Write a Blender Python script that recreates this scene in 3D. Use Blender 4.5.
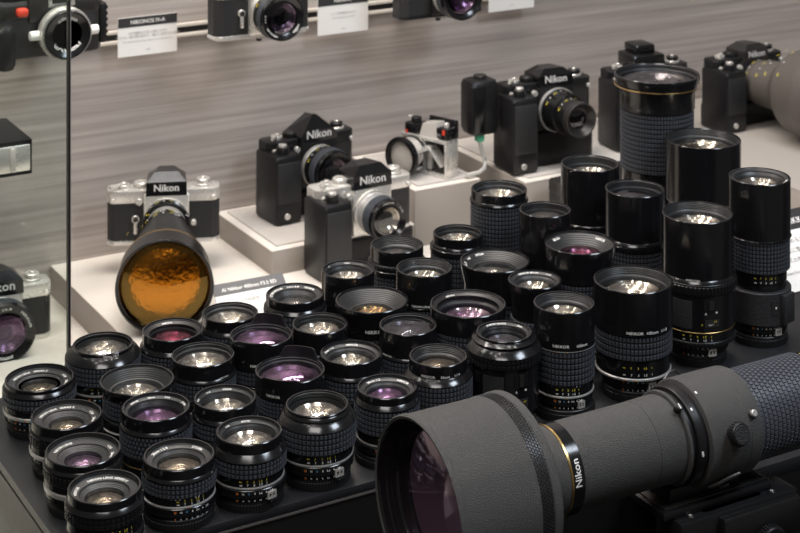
import bpy, math, random
from math import sin, cos, pi, radians, sqrt, atan2
from mathutils import Vector, Matrix
random.seed(7)
for o in list(bpy.data.objects): bpy.data.objects.remove(o)
S = bpy.context.scene; COL = S.collection

# ------------------------------------------------------------------ camera, world, lights, exposure
H = 0.70; F = 1680.0; V0 = -335.0; YAW = radians(29.83)
CX, SX = cos(YAW), sin(YAW)
cd = bpy.data.cameras.new('camera'); cam = bpy.data.objects.new('camera', cd); COL.objects.link(cam)
cam.location = (0, 0, H); cam.rotation_euler = (radians(90), 0, -YAW)
cd.sensor_width = 36; cd.lens = F/800*36
cd.shift_y = -(266.5 - V0)/800
cd.clip_start = 0.05; cd.clip_end = 50
cd.dof.use_dof = True; cd.dof.focus_distance = 1.47; cd.dof.aperture_fstop = 17.0
S.camera = cam
S.view_settings.view_transform = 'Standard'; S.view_settings.look = 'None'
S.view_settings.gamma = 1; S.view_settings.use_curve_mapping = False
S.view_settings.exposure = 0.0
W = bpy.data.worlds.new('world'); S.world = W; W.use_nodes = True
W.node_tree.nodes['Background'].inputs[0].default_value = (1.0, 0.93, 0.86, 1)
W.node_tree.nodes['Background'].inputs[1].default_value = 0.11

def area(name, loc, target, sx, sy, power, col):
    l = bpy.data.lights.new(name, 'AREA'); l.shape = 'RECTANGLE'; l.size = sx; l.size_y = sy
    l.energy = power; l.color = col
    o = bpy.data.objects.new(name, l); COL.objects.link(o); o.location = loc
    d = Vector(target) - Vector(loc)
    o.rotation_euler = d.to_track_quat('-Z', 'Y').to_euler()
    return o
area('ceiling_or_fill_lamp', (0.95, 1.45, 2.1), (0.95, 1.5, 0), 1.3, 0.16, 11, (1, 0.96, 0.92))
area('ceiling_or_fill_lamp', (0.62, 1.98, 1.35), (0.62, 2.18, 0), 1.7, 0.12, 25, (1, 0.92, 0.85))
area('ceiling_or_fill_lamp', (0.15, 0.55, 1.40), (0.75, 1.25, 0), 0.7, 0.4, 9.0, (1, 0.96, 0.93))  # added front fill, set low to brighten the lenses more than the stands
area('ceiling_or_fill_lamp', (1.5, 0.45, 1.40), (1.0, 1.25, 0), 0.5, 0.4, 15.5, (0.80, 0.89, 1.0))  # second added front fill, cooler, from the right
for i in range(5):
    for j in range(3):
        area('sparkle_spot', (-.4+i*.5, .9+j*.6, 2.4), (-.4+i*.5, .9+j*.6, 0), .09, .09, 2.0, (1, 0.94, 0.88))  # grid of small lights added for sparkles in the lens glass

def at(u, v, z):                       # point on the level z seen at a pixel of the photograph
    Y = (H - z)*F/(v - V0); X = (u - 400)/F*Y
    return (CX*X + SX*Y, -SX*X + CX*Y, Y)
def at_q(u, v, q):                     # point on the upright plane y = q
    k = (u - 400)/F; Y = q/(CX - SX*k); X = k*Y
    return (CX*X + SX*Y, q, H - (v - V0)/F*Y)

# ------------------------------------------------------------------ materials
def mat(name, col, rough=.5, metal=0., bump=None, spec=.5, coat=0.):
    m = bpy.data.materials.new(name); m.use_nodes = True
    nt = m.node_tree; b = nt.nodes['Principled BSDF']
    b.inputs['Base Color'].default_value = (*col, 1); b.inputs['Roughness'].default_value = rough
    b.inputs['Metallic'].default_value = metal; b.inputs['Specular IOR Level'].default_value = spec
    b.inputs['Coat Weight'].default_value = coat
    tc = nt.nodes.new('ShaderNodeTexCoord')
    n = nt.nodes.new('ShaderNodeTexNoise'); n.inputs['Scale'].default_value = 90; n.inputs['Detail'].default_value = 3
    nt.links.new(tc.outputs['Object'], n.inputs['Vector'])
    r = nt.nodes.new('ShaderNodeMapRange'); r.inputs['To Min'].default_value = max(0, rough - .06); r.inputs['To Max'].default_value = min(1, rough + .06)
    nt.links.new(n.outputs['Fac'], r.inputs['Value']); nt.links.new(r.outputs['Result'], b.inputs['Roughness'])
    if bump:
        kind, sc, st, dist = bump
        t = nt.nodes.new('ShaderNodeTexVoronoi' if kind == 'v' else 'ShaderNodeTexNoise'); t.inputs['Scale'].default_value = sc
        nt.links.new(tc.outputs['Object'], t.inputs['Vector'])
        bp = nt.nodes.new('ShaderNodeBump'); bp.inputs['Strength'].default_value = st; bp.inputs['Distance'].default_value = dist
        nt.links.new(t.outputs['Distance' if kind == 'v' else 'Fac'], bp.inputs['Height']); nt.links.new(bp.outputs['Normal'], b.inputs['Normal'])
    return m
M = {}
M['gloss'] = mat('black gloss enamel', (.007, .007, .008), .17, spec=.5)
M['satin'] = mat('black satin anodised', (.009, .009, .010), .36, spec=.35)
M['matte'] = mat('black matte baffle', (.013, .014, .015), .42)
M['rubber'] = mat('black rubber', (.056, .062, .075), .40, bump=('n', 900, .2, .0002))
M['cap'] = mat('black ribbed plastic', (.010, .010, .011), .42)
M['chrome'] = mat('satin chrome', (.74, .72, .68), .26, .6)
M['silver'] = mat('satin silver ring', (.55, .54, .53), .32, .6)
M['gold'] = mat('gold line', (.62, .42, .17), .3, 1.)
M['gun'] = mat('dark grey metal', (.05, .047, .045), .35, .6)
M['crinkle'] = mat('black crinkle paint', (.054, .053, .052), .48, bump=('v', 1500, 1.0, .0007))
M['leather'] = mat('black leatherette', (.016, .016, .017), .5, bump=('v', 700, .5, .0004))
M['panel'] = mat('pebbled grip panel', (.022, .022, .024), .5, bump=('v', 800, .8, .0006))
M['white'] = mat('white print', (.80, .79, .76), .6)
M['yellow'] = mat('yellow print', (.75, .62, .05), .6)
M['orange'] = mat('orange print', (.85, .25, .05), .6)
M['blue'] = mat('blue print', (.10, .36, .62), .6)
M['green'] = mat('green print', (.08, .42, .25), .6)
M['red'] = mat('red plastic', (.75, .06, .03), .4)
M['deck'] = mat('dark grey laminate', (.016, .0165, .0185), .36, spec=.35)
M['edge'] = mat('slab edge strip', (.10, .092, .088), .4)
M['maroon'] = mat('maroon gap liner', (.03, .010, .010), .5)
M['panelgrey'] = mat('lit taupe side panel', (.20, .18, .165), .5)  # light on the cabinet side put into a paler colour than its front
M['blackpanel'] = mat('black parts and shaded front', (.008, .008, .008), .35)  # on the cabinet front the black stands in for missing light
M['riser'] = mat('greige board shaded sides', (.31, .275, .245), .5)  # darker than the stand tops: shade of the upright sides put into colour
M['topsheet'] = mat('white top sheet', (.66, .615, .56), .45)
M['shadesheet'] = mat('white top sheet in shade', (.36, .33, .30), .45)  # shade below the big grey telephoto put into the sheet colour
M['plate'] = mat('clear grey acrylic plate', (.50, .47, .44), .25)
M['paper'] = mat('white card paper', (.78, .77, .75), .6)
M['header'] = mat('dark printed header', (.028, .028, .03), .5)
M['headgrey'] = mat('grey printed header', (.10, .10, .105), .5)
M['ink'] = mat('grey ink', (.30, .29, .28), .6)
M['greytele'] = mat('grey hammered paint', (.100, .089, .080), .42, bump=('n', 400, .4, .0005))
M['cable'] = mat('clear grey cable', (.5, .49, .46), .3)
M['smoke'] = mat('matte black liner', (.012, .012, .012), .7)

def wall_mat():
    m = bpy.data.materials.new('streaked taupe laminate'); m.use_nodes = True; nt = m.node_tree; b = nt.nodes['Principled BSDF']
    tc = nt.nodes.new('ShaderNodeTexCoord'); mp = nt.nodes.new('ShaderNodeMapping'); mp.inputs['Scale'].default_value = (1.6, 1, 150)
    nt.links.new(tc.outputs['Object'], mp.inputs['Vector'])
    n = nt.nodes.new('ShaderNodeTexNoise'); n.inputs['Scale'].default_value = 1.0; n.inputs['Detail'].default_value = 5; n.inputs['Roughness'].default_value = .62
    nt.links.new(mp.outputs['Vector'], n.inputs['Vector'])
    mp2 = nt.nodes.new('ShaderNodeMapping'); mp2.inputs['Scale'].default_value = (.8, 1, 28)
    nt.links.new(tc.outputs['Object'], mp2.inputs['Vector'])
    n2 = nt.nodes.new('ShaderNodeTexNoise'); n2.inputs['Detail'].default_value = 3; nt.links.new(mp2.outputs['Vector'], n2.inputs['Vector'])
    mx = nt.nodes.new('ShaderNodeMix'); mx.inputs[0].default_value = .4
    nt.links.new(n.outputs['Fac'], mx.inputs[2]); nt.links.new(n2.outputs['Fac'], mx.inputs[3])
    r = nt.nodes.new('ShaderNodeValToRGB'); r.color_ramp.elements[0].position = .33; r.color_ramp.elements[1].position = .68
    r.color_ramp.elements[0].color = (.27, .238, .220, 1); r.color_ramp.elements[1].color = (.48, .43, .40, 1)
    nt.links.new(mx.outputs[0], r.inputs['Fac']); nt.links.new(r.outputs['Color'], b.inputs['Base Color'])
    b.inputs['Roughness'].default_value = .5
    return m
M['wall'] = wall_mat()

def coat_glass(name, tint, refl, base=.05, edge=.5, rough=.0):
    m = bpy.data.materials.new(name); m.use_nodes = True; nt = m.node_tree; nt.nodes.clear()
    out = nt.nodes.new('ShaderNodeOutputMaterial'); mx = nt.nodes.new('ShaderNodeMixShader')
    tr = nt.nodes.new('ShaderNodeBsdfTransparent'); tr.inputs[0].default_value = (*tint, 1)
    gl = nt.nodes.new('ShaderNodeBsdfGlossy'); gl.inputs['Color'].default_value = (*refl, 1); gl.inputs['Roughness'].default_value = rough
    lw = nt.nodes.new('ShaderNodeLayerWeight'); lw.inputs['Blend'].default_value = .25
    mr = nt.nodes.new('ShaderNodeMapRange'); mr.inputs['To Min'].default_value = base; mr.inputs['To Max'].default_value = edge
    nt.links.new(lw.outputs['Fresnel'], mr.inputs['Value']); nt.links.new(mr.outputs['Result'], mx.inputs[0])
    nt.links.new(tr.outputs[0], mx.inputs[1]); nt.links.new(gl.outputs[0], mx.inputs[2]); nt.links.new(mx.outputs[0], out.inputs[0])
    return m
M['pane'] = coat_glass('case glass', (.90, .935, .915), (1, 1, 1), .03, .6)
M['acryl'] = coat_glass('clear acrylic', (.85, .86, .85), (1, 1, 1), .06, .6)
GL = {  # front coating, inner bowl
 'clear': ((.93, .92, .9), (1, 1, 1)), 'purple': ((.85, .78, .85), (.75, .55, .8)), 'amber': ((.9, .87, .82), (1, .90, .78)),
 'dark': ((.7, .7, .72), (.9, .9, 1)), 'gold': ((.75, .55, .25), (1, .68, .22)), 'red': ((.9, .7, .75), (.9, .45, .55))}
M['g_tele'] = coat_glass('coated glass tele', (.85, .78, .84), (.85, .66, .80), .07, .45, .07)
for k, (t, r) in GL.items():
    M['g_'+k] = coat_glass('coated glass '+k, t, r, .09 if k != 'gold' else .08, .55)
def bowl(name, col, rough): return mat(name, col, rough, 1., bump=('n', 110, .22, .002))
M['b_clear'] = bowl('inner element silver', (.50, .47, .42), .15)
M['b_purple'] = bowl('inner element violet', (.20, .14, .20), .22)
M['b_amber'] = bowl('inner element amber', (.48, .35, .20), .20)
M['b_dark'] = bowl('inner element dark', (.05, .05, .055), .2)
M['b_gold'] = mat('inner element gold', (.66, .42, .13), .24, 1., bump=('n', 170, .5, .0025))
M['b_tele'] = mat('inner element tele', (.24, .16, .21), .5, .3)
M['b_red'] = bowl('inner element magenta', (.20, .07, .11), .2)
M['b_taupe'] = bowl('inner element taupe', (.20, .17, .15), .30)

# ------------------------------------------------------------------ mesh builder
class MB:
    def __init__(s, mtx=None): s.v = []; s.f = []; s.m = []; s.mats = []; s.x = mtx or Matrix.Identity(4)
    def mi(s, m):
        if m not in s.mats: s.mats.append(m)
        return s.mats.index(m)
    def add(s, vs, fs, m, x=None):
        b = len(s.v); X = s.x @ x if x is not None else s.x
        s.v += [X @ Vector(p) for p in vs]; k = s.mi(m)
        for f in fs: s.f.append([b+i for i in f]); s.m.append(k)
    def lathe(s, prof, m, n=64, a0=0, a1=2*pi, x=None):
        full = abs(a1-a0-2*pi) < 1e-6; N = n if full else n+1; vs = []; fs = []
        for r, z in prof:
            for i in range(N):
                a = a0+(a1-a0)*i/n; vs.append((r*cos(a), r*sin(a), z))
        for j in range(len(prof)-1):
            if prof[j][0] < 1e-7 and prof[j+1][0] < 1e-7: continue
            for i in range(n):
                i2 = (i+1) % N if full else i+1
                q = [j*N+i, j*N+i2, (j+1)*N+i2, (j+1)*N+i]
                if prof[j][0] < 1e-7: q = [j*N, (j+1)*N+i2, (j+1)*N+i]
                elif prof[j+1][0] < 1e-7: q = [j*N+i, j*N+i2, (j+1)*N]
                fs.append(q)
        s.add(vs, fs, m, x)
    def cyl(s, r, z0, z1, m, n=48, ch=None, x=None, ri=0):
        c = ch if ch is not None else min(.0005, abs(z1-z0)*.25, r*.2)
        s.lathe([(ri, z0), (r-c, z0), (r, z0+c), (r, z1-c), (r-c, z1), (ri, z1)], m, n, x=x)
    def arc(s, r0, r1, a0, a1, z0, z1, m, n=6, x=None):      # curved slab
        vs = []; fs = []
        for i in range(n+1):
            a = a0+(a1-a0)*i/n; c, d = cos(a), sin(a)
            vs += [(r0*c, r0*d, z0), (r1*c, r1*d, z0), (r1*c, r1*d, z1), (r0*c, r0*d, z1)]
        for i in range(n):
            b = 4*i
            for k in range(4): fs.append([b+k, b+(k+1) % 4, b+4+(k+1) % 4, b+4+k])
        fs += [[3, 2, 1, 0], [4*n, 4*n+1, 4*n+2, 4*n+3]]
        s.add(vs, fs, m, x)
    def knurl(s, r, z0, z1, n, rows, m, hgt=.0007, gap=.24, brick=False, x=None):
        dz = (z1-z0)/rows; da = 2*pi/n; vs = []; fs = []
        for j in range(rows):
            za, zb = z0+dz*(j+gap*.4), z0+dz*(j+1-gap*.4)
            for i in range(n):
                a = da*(i+(.5 if brick and j % 2 else 0)); b = len(vs)
                for rr, g in ((r-.0002, gap*.6), (r+hgt, gap*1.35)):
                    A, B = a+da*g*.5, a+da*(1-g*.5); e = dz*.07 if rr > r else 0
                    for (aa, zz) in ((A, za+e), (B, za+e), (B, zb-e), (A, zb-e)): vs.append((rr*cos(aa), rr*sin(aa), zz))
                fs.append([b+4, b+5, b+6, b+7])
                for k in range(4): fs.append([b+k, b+(k+1) % 4, b+4+(k+1) % 4, b+4+k])
        s.add(vs, fs, m, x)
    def box(s, x0, x1, y0, y1, z0, z1, m, bv=.0, x=None):
        if x0 > x1: x0, x1 = x1, x0
        b = min(bv, (x1-x0)*.45, (y1-y0)*.45, (z1-z0)*.45)
        if b <= 0:
            vs = [(X, Y, Z) for Z in (z0, z1) for X, Y in ((x0, y0), (x1, y0), (x1, y1), (x0, y1))]
            s.add(vs, [[3, 2, 1, 0], [4, 5, 6, 7], [0, 1, 5, 4], [1, 2, 6, 5], [2, 3, 7, 6], [3, 0, 4, 7]], m, x); return
        s.prism([(x0, y0), (x1, y0), (x1, y1), (x0, y1)], z0, z1, m, b, x, True)
    def prism(s, poly, z0, z1, m, bv=0., x=None, corner=False, seg=3):   # upright prism, bevelled
        pts = poly
        if corner:
            o = []; n = len(poly)
            for i, p in enumerate(poly):
                a = Vector(poly[i-1]); c = Vector(poly[(i+1) % n]); P = Vector(p)
                u = (a-P).normalized()*bv; w = (c-P).normalized()*bv
                o += [tuple(P+u), tuple(P+(u+w)*.29), tuple(P+w)]
            pts = o
        n = len(pts); cx = sum(p[0] for p in pts)/n; cy = sum(p[1] for p in pts)/n
        ex = max(abs(p[0]-cx) for p in pts); ey = max(abs(p[1]-cy) for p in pts)
        def ring(ins, z): return [(cx+(p[0]-cx)*(1-ins/max(ex, 1e-6)), cy+(p[1]-cy)*(1-ins/max(ey, 1e-6)), z) for p in pts]
        rs = [ring(bv, z0), ring(bv*.3, z0+bv*.3), ring(0, z0+bv), ring(0, z1-bv), ring(bv*.3, z1-bv*.3), ring(bv, z1)] if bv > 0 else [ring(0, z0), ring(0, z1)]
        vs = sum(rs, []); fs = [list(range(n))[::-1], [len(vs)-n+i for i in range(n)]]
        for j in range(len(rs)-1):
            for i in range(n): fs.append([j*n+i, j*n+(i+1) % n, (j+1)*n+(i+1) % n, (j+1)*n+i])
        s.add(vs, fs, m, x)
    def tube(s, pts, r, m, n=10, x=None):
        vs = []; fs = []; P = [Vector(p) for p in pts]
        for i, p in enumerate(P):
            d = (P[min(i+1, len(P)-1)]-P[max(i-1, 0)]).normalized()
            a = d.cross(Vector((0, 0, 1)));  a = a.normalized() if a.length > 1e-4 else Vector((1, 0, 0))
            b = d.cross(a)
            for k in range(n): t = 2*pi*k/n; vs.append(tuple(p+a*r*cos(t)+b*r*sin(t)))
        for i in range(len(P)-1):
            for k in range(n): fs.append([i*n+k, i*n+(k+1) % n, (i+1)*n+(k+1) % n, (i+1)*n+k])
        fs += [list(range(n))[::-1], [(len(P)-1)*n+k for k in range(n)]]
        s.add(vs, fs, m, x)
    def build(s, name, parent=None, smooth=True):
        me = bpy.data.meshes.new(name); me.from_pydata([tuple(v) for v in s.v], [], s.f)
        for k in s.mats: me.materials.append(M[k])
        me.polygons.foreach_set('material_index', s.m)
        me.validate(); me.update()
        if smooth:
            me.polygons.foreach_set('use_smooth', [True]*len(me.polygons)); me.set_sharp_from_angle(angle=radians(24))
        o = bpy.data.objects.new(name, me); COL.objects.link(o)
        if parent: o.parent = parent
        return o
def fixn(o):
    import bmesh
    b = bmesh.new(); b.from_mesh(o.data); bmesh.ops.recalc_face_normals(b, faces=b.faces); b.to_mesh(o.data); b.free(); return o

def thing(name, label, cat, loc, rz=0, group=None):
    o = bpy.data.objects.new(name, None); COL.objects.link(o); o.location = loc; o.rotation_euler = (0, 0, rz)
    o.empty_display_size = .02
    o['label'] = label; o['category'] = cat
    if group: o['group'] = group
    return o
def tag(o, label, cat, group=None):
    o['label'] = label; o['category'] = cat
    if group: o['group'] = group
    return o
def struct(o): o['kind'] = 'structure'; return o

_tx = {}
def glyphs(t, bold=False):             # text as a flat mesh, height 1, centred on x, baseline 0
    if (t, bold) in _tx: return _tx[(t, bold)]
    c = bpy.data.curves.new('t', 'FONT'); c.body = t; c.size = 1.4; c.resolution_u = 2; c.align_x = 'CENTER'
    if bold: c.offset = .022
    o = bpy.data.objects.new('t', c); COL.objects.link(o)
    bpy.context.view_layer.update()
    me = bpy.data.meshes.new_from_object(o.evaluated_get(bpy.context.evaluated_depsgraph_get()))
    r = ([(v.co.x, v.co.y) for v in me.vertices], [list(p.vertices) for p in me.polygons])
    bpy.data.objects.remove(o); bpy.data.curves.remove(c); bpy.data.meshes.remove(me)
    _tx[(t, bold)] = r; return r
def text_cyl(mb, t, size, r, a0, z, m, bold=True, sx=1., x=None, wavy=False):
    vs, fs = glyphs(t, bold); mb.add([(r*cos(a0+X*size*sx/r), r*sin(a0+X*size*sx/r), z+Y*size) for X, Y in vs], fs, m, x)
def text_ring(mb, t, size, r, a0, zf, m, bold=True, sx=1., x=None):
    vs, fs = glyphs(t, bold)
    mb.add([((r+Y*size)*cos(a0-X*size*sx/r), (r+Y*size)*sin(a0-X*size*sx/r), zf(r+Y*size)) for X, Y in vs], fs, m, x)
def text_flat(mb, t, size, m, x, bold=False, sx=1.):   # in local x/z plane facing -y
    vs, fs = glyphs(t, bold); mb.add([(X*size*sx, 0, Y*size) for X, Y in vs], fs, m, x)

# ------------------------------------------------------------------ the setting
PF, PB, PL = 1.262, 1.582, .430       # platform front, back and left edges
QW = 2.27                              # display wall
mb = MB(); mb.box(-1.2, 4.2, QW, QW+.03, -.30, 1.6, 'wall'); struct(mb.build('wall_back'))
mb = MB(); mb.box(-1.2, 4.2, PB+.012, QW, -.20, -.176, 'topsheet'); struct(mb.build('floor'))
mb = MB(); mb.box(-2, 5, -.6, QW, -1.0, -.9, 'blackpanel'); struct(mb.build('floor_room'))
mb = MB(); mb.box(PL, 3.2, PF, PB, -.0075, 0, 'deck', .0006); o = mb.build('trim_1'); struct(o)
mb = MB(); mb.box(PL-.0005, 3.2, PF-.0007, PF+.004, -.0094, -.0078, 'edge')
mb.box(PL-.0007, PL+.003, PF-.0004, PB, -.0072, -.0006, 'edge'); struct(mb.build('trim_2'))
mb = MB(); mb.box(PL+.002, 3.2, PF+.0005, PB-.001, -.0110, -.0096, 'maroon'); struct(mb.build('trim_3'))
mb = MB(); mb.box(PL, PL+.006, PF+.002, PB, -.045, -.0112, 'panelgrey'); struct(mb.build('trim_4'))
mb = MB(); mb.box(PL+.0061, 3.2, PF+.0015, PB-.001, -.9, -.0112, 'blackpanel'); struct(mb.build('wall_cabinet'))
# lower deck in front of the cabinet, carrying the long telephoto
mb = MB(); mb.box(.97, 3.2, 1.21, PF+.001, -.073, -.060, 'deck', .0005); mb.box(.97, 3.2, 1.2105, 1.22, -.9, -.0732, 'blackpanel'); struct(mb.build('trim_5'))

def riser(label, p0, p1, q0, q1, z, zb, plate=True, top='topsheet'):
    t = thing('display_riser', label, 'display stand', ((p0+p1)/2, (q0+q1)/2, zb), 0, 'pale display stands')
    hx, hy, hz = (p1-p0)/2, (q1-q0)/2, z-zb
    pz = .0025 if plate else 0
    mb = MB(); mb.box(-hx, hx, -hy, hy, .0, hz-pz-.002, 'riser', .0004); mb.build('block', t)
    mb = MB(); mb.box(-hx-.0004, hx+.0004, -hy-.0004, hy, hz-pz-.002, hz-pz, top, .0006); mb.build('top_sheet', t)  # paler colour paints the overhead light on the stand top
    if plate:
        mb = MB(); mb.box(-hx+.012, hx-.012, -hy+.012, hy-.012, hz-pz, hz, 'plate', .0006); mb.build('top_plate', t)
    return t
riser('wide low off-white board under the gold-fronted telephoto camera', .741, 3.0, PB+.09, QW-.001, -.135, -.176, False)
riser('off-white box stand under the tall black motor-drive camera with its side to the left', .99, 1.215, 2.078, QW-.002, -.098, -.135)
riser('higher off-white box stand under the sectioned cutaway camera', 1.216, 1.327, 2.078, QW-.002, -.0505, -.135)
riser('off-white box stand under the black camera with the macro lens and battery pack', 1.375, 1.675, 2.03, QW-.002, -.0505, -.135)
riser('off-white box stand under the camera with the big grey telephoto at right', 1.69, 2.6, 1.70, QW-.002, -.0505, -.135, False, 'shadesheet')

# glass of the case, at left
t = thing('glass_pane', 'upright clear glass pane of the display case at the far left', 'glass panel', (.2, 1.60, -.176))
e = at_q(69.5, 200, 1.60)[0]
mb = MB(); mb.box(-1.2, e-.2-.0022, -.003, .003, 0.0, 1.3, 'pane'); mb.build('pane', t)
mb = MB(); mb.box(e-.2-.0022, e-.2, -.003, .003, 0.0, 1.3, 'gun'); mb.box(e-.2, e-.2+.0006, -.003, .003, 0.0, 1.3, 'silver'); mb.build('polished_edge', t)

# rail on the wall
zr = at_q(150, 33, QW)[2]
t = thing('wall_rail', 'slotted metal shelf rail running along the grey wall', 'rail', (1.5, QW, zr))
mb = MB(); mb.box(-2.6, 2.6, -.004, -.0005, .004, .0095, 'topsheet', .0005); mb.box(-2.6, 2.6, -.004, -.0005, -.0105, -.005, 'topsheet', .0005); mb.build('lip', t)
mb = MB(); mb.box(-2.6, 2.6, -.0012, -.0003, -.004, .007, 'smoke'); mb.build('slot', t)

# ------------------------------------------------------------------ camera lenses
CAM = Vector((0, 0, 0))
placed = []
def seg_profile(r, z0, z1, c=.0005): return [(0, z0), (r-c, z0), (r, z0+c), (r, z1-c), (r-c, z1), (0, z1)]

def build_front(root, R, z0, zt, rb, g, depth, glass, bowlm, ring, rings, flare, wallm='gloss', steps=3, lip='satin', sag=.16, nose=None, ringdepth=.004, zdeep=None):
    """front barrel from z0 (radius rb) to zt (radius R), hollow, with glass of radius g at depth."""
    zg = zt-depth
    rl = R-.0016
    prof = [(min(g+.0010, rb-.0003), z0), (rb, z0)]
    if flare:
        k = z0+(zt-z0)*flare
        prof += [(rb, k), (R, max(k+.002, zt-.005))]
    elif abs(rb-R) > .001 and zt-z0 > .004:
        k = z0+min((zt-z0)*.55, abs(rb-R)*1.2+.001); prof += [(rb, z0+.0008), (R+.0004, k), (R, k+.0004)]
    else: prof += [(R, z0+.0005)]
    prof += [(R, zt-.0006), (R-.0005, zt), (rl, zt), (rl-.0006, zt-.0012)]
    mb = MB(); mb.lathe(prof, wallm, 72)
    fb = mb.build('front_barrel', root)
    # name ring and baffles
    zn = zt-ringdepth
    gi = g+.0010
    if ring == 'flat':      # broad flat ring with lettering, then funnel
        r1 = rl-.0008; r2 = g+(r1-g)*.48
        pr = [(rl-.0006, zt-.0012), (r1, zn+.0005), (r1-.0004, zn), (r2, zn-.0012), (r2-.0004, zn-.0022)]
        n = 4
        for i in range(n):
            a = r2+(gi-r2)*(i+1)/n; z = zn-.0022+(zg-zn+.0022)*(i+1)/n
            pr += [(a+.0003, z+.0004), (a, z)]
    elif ring == 'cone':    # wide conical hood wall with grooves
        r1 = rl-.0008; r2 = gi+.002; pr = [(rl-.0006, zt-.0012)]; n = steps+2
        for i in range(n+1):
            a = r1+(r2-r1)*i/n; z = zt-.0018+(zg+.001-zt+.0018)*i/n
            pr += [(a, z), (a-.0002, z-.0005)]
        pr += [(gi, zg)]
    else:                    # deep straight wall with grooves
        pr = [(rl-.0006, zt-.0012)]; n = steps+1; r1 = rl-.0010
        for i in range(n):
            a = r1+(gi+.0012-r1)*i/n; z = zt-.0016-(depth-.002)*i/n*.9; z2 = zt-.0016-(depth-.002)*(i+.75)/n*.9
            pr += [(a, z), (a, z2)]
        pr += [(gi+.0008, zg+.0004), (gi, zg)]
    bw = zdeep or min(.014, (zg-.004)*.6, g*.55)
    pr += [(gi-.0004, zg-.001), (g*.97, zg-bw*.35), (g*.80, zg-bw), (g*.40, zg-bw-.001), (0, zg-bw-.001)]
    mb = MB(); mb.lathe(pr, 'matte', 72); bafo = mb.build('inner_baffle', root)
    # glass
    mb = MB(); N = 9; R2 = g*.995; sg = g*sag
    mb.lathe([(R2*cos(a*pi/2/N), zg+sg*(1-(cos(a*pi/2/N))**2)**1.0) for a in range(N)]+[(0, zg+sg)], 'g_'+glass, 64)
    mb.build('front_element', root)
    # inner element : shallow concave bowl plus a smaller dome in its middle, held by a ring
    zb = zg-bw
    mb = MB(); r0 = g*.80
    dd = min(.60*r0, bw*.85)
    if bowlm == 'b_taupe': mb.lathe([(r0, zb-.0006)]+[(r0*i/12, zb+.0004+dd*(1-(i/12)**2)) for i in range(12, 0, -1)]+[(0, zb+.0004+dd)], bowlm, 56)
    else: mb.lathe([(r0*i/12, zb+.0004+dd*(i/12)**2) for i in range(12, 0, -1)]+[(0, zb+.0004)], bowlm, 56)
    mb.build('inner_element', root)
    r3 = g*.86; mb = MB(); mb.lathe([(r3+.0006, zb-.0006), (r3+.0006, zb+.0032), (r3-.0004, zb+.0034), (r3-.0008, zb+.0010)], 'smoke', 48); mb.build('retaining_ring', root)
    mb = MB(); r4 = g*(.70 if bowlm != 'b_taupe' else .62); z4 = zb+dd*(.80 if bowlm != 'b_taupe' else 1.0); mb.lathe([(r4*cos(i*pi/16), z4+r4*.34*sin(i*pi/16)**2) for i in range(8)]+[(0, z4+r4*.34)], 'g_'+glass, 48); mb.build('second_element', root)
    if rings:
        mb = MB(); r1 = rl-.0008; r2 = g+(r1-g)*.48
        if ring == 'flat':
            rr = r2+(r1-r2)*.24; hs = min(.0024, (r1-r2)*.62); zf = lambda q: zn+(q-r1)/(r1-r2)*.0012+.00025
        elif ring == 'cone':
            rr = rl-.0052; hs = .0022; r2c = gi+.002
            zf = lambda q: zt-.0018+(zg+.001-zt+.0018)*(r1-q)/(r1-r2c)+.0006
        else:
            rr = rl-.0046; hs = .0020; zf = lambda q: zt-.0026+(q-rl)*.3+.0
            mb.lathe([(rl-.0008, zt-.0022), (rl-.0050, zt-.0040), (rl-.0052, zt-.0048)], 'satin', 72)
            zf = lambda q: zt-.0022-(rl-.0008-q)*.43+.0003
        if mb.v: mb.build('name_ring', root)
        for s_, a, bold in rings:
            mb = MB(); text_ring(mb, s_, hs, rr, radians(a), zf, 'white', bold, 1.05); mb.build('engraving', bafo)

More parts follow.
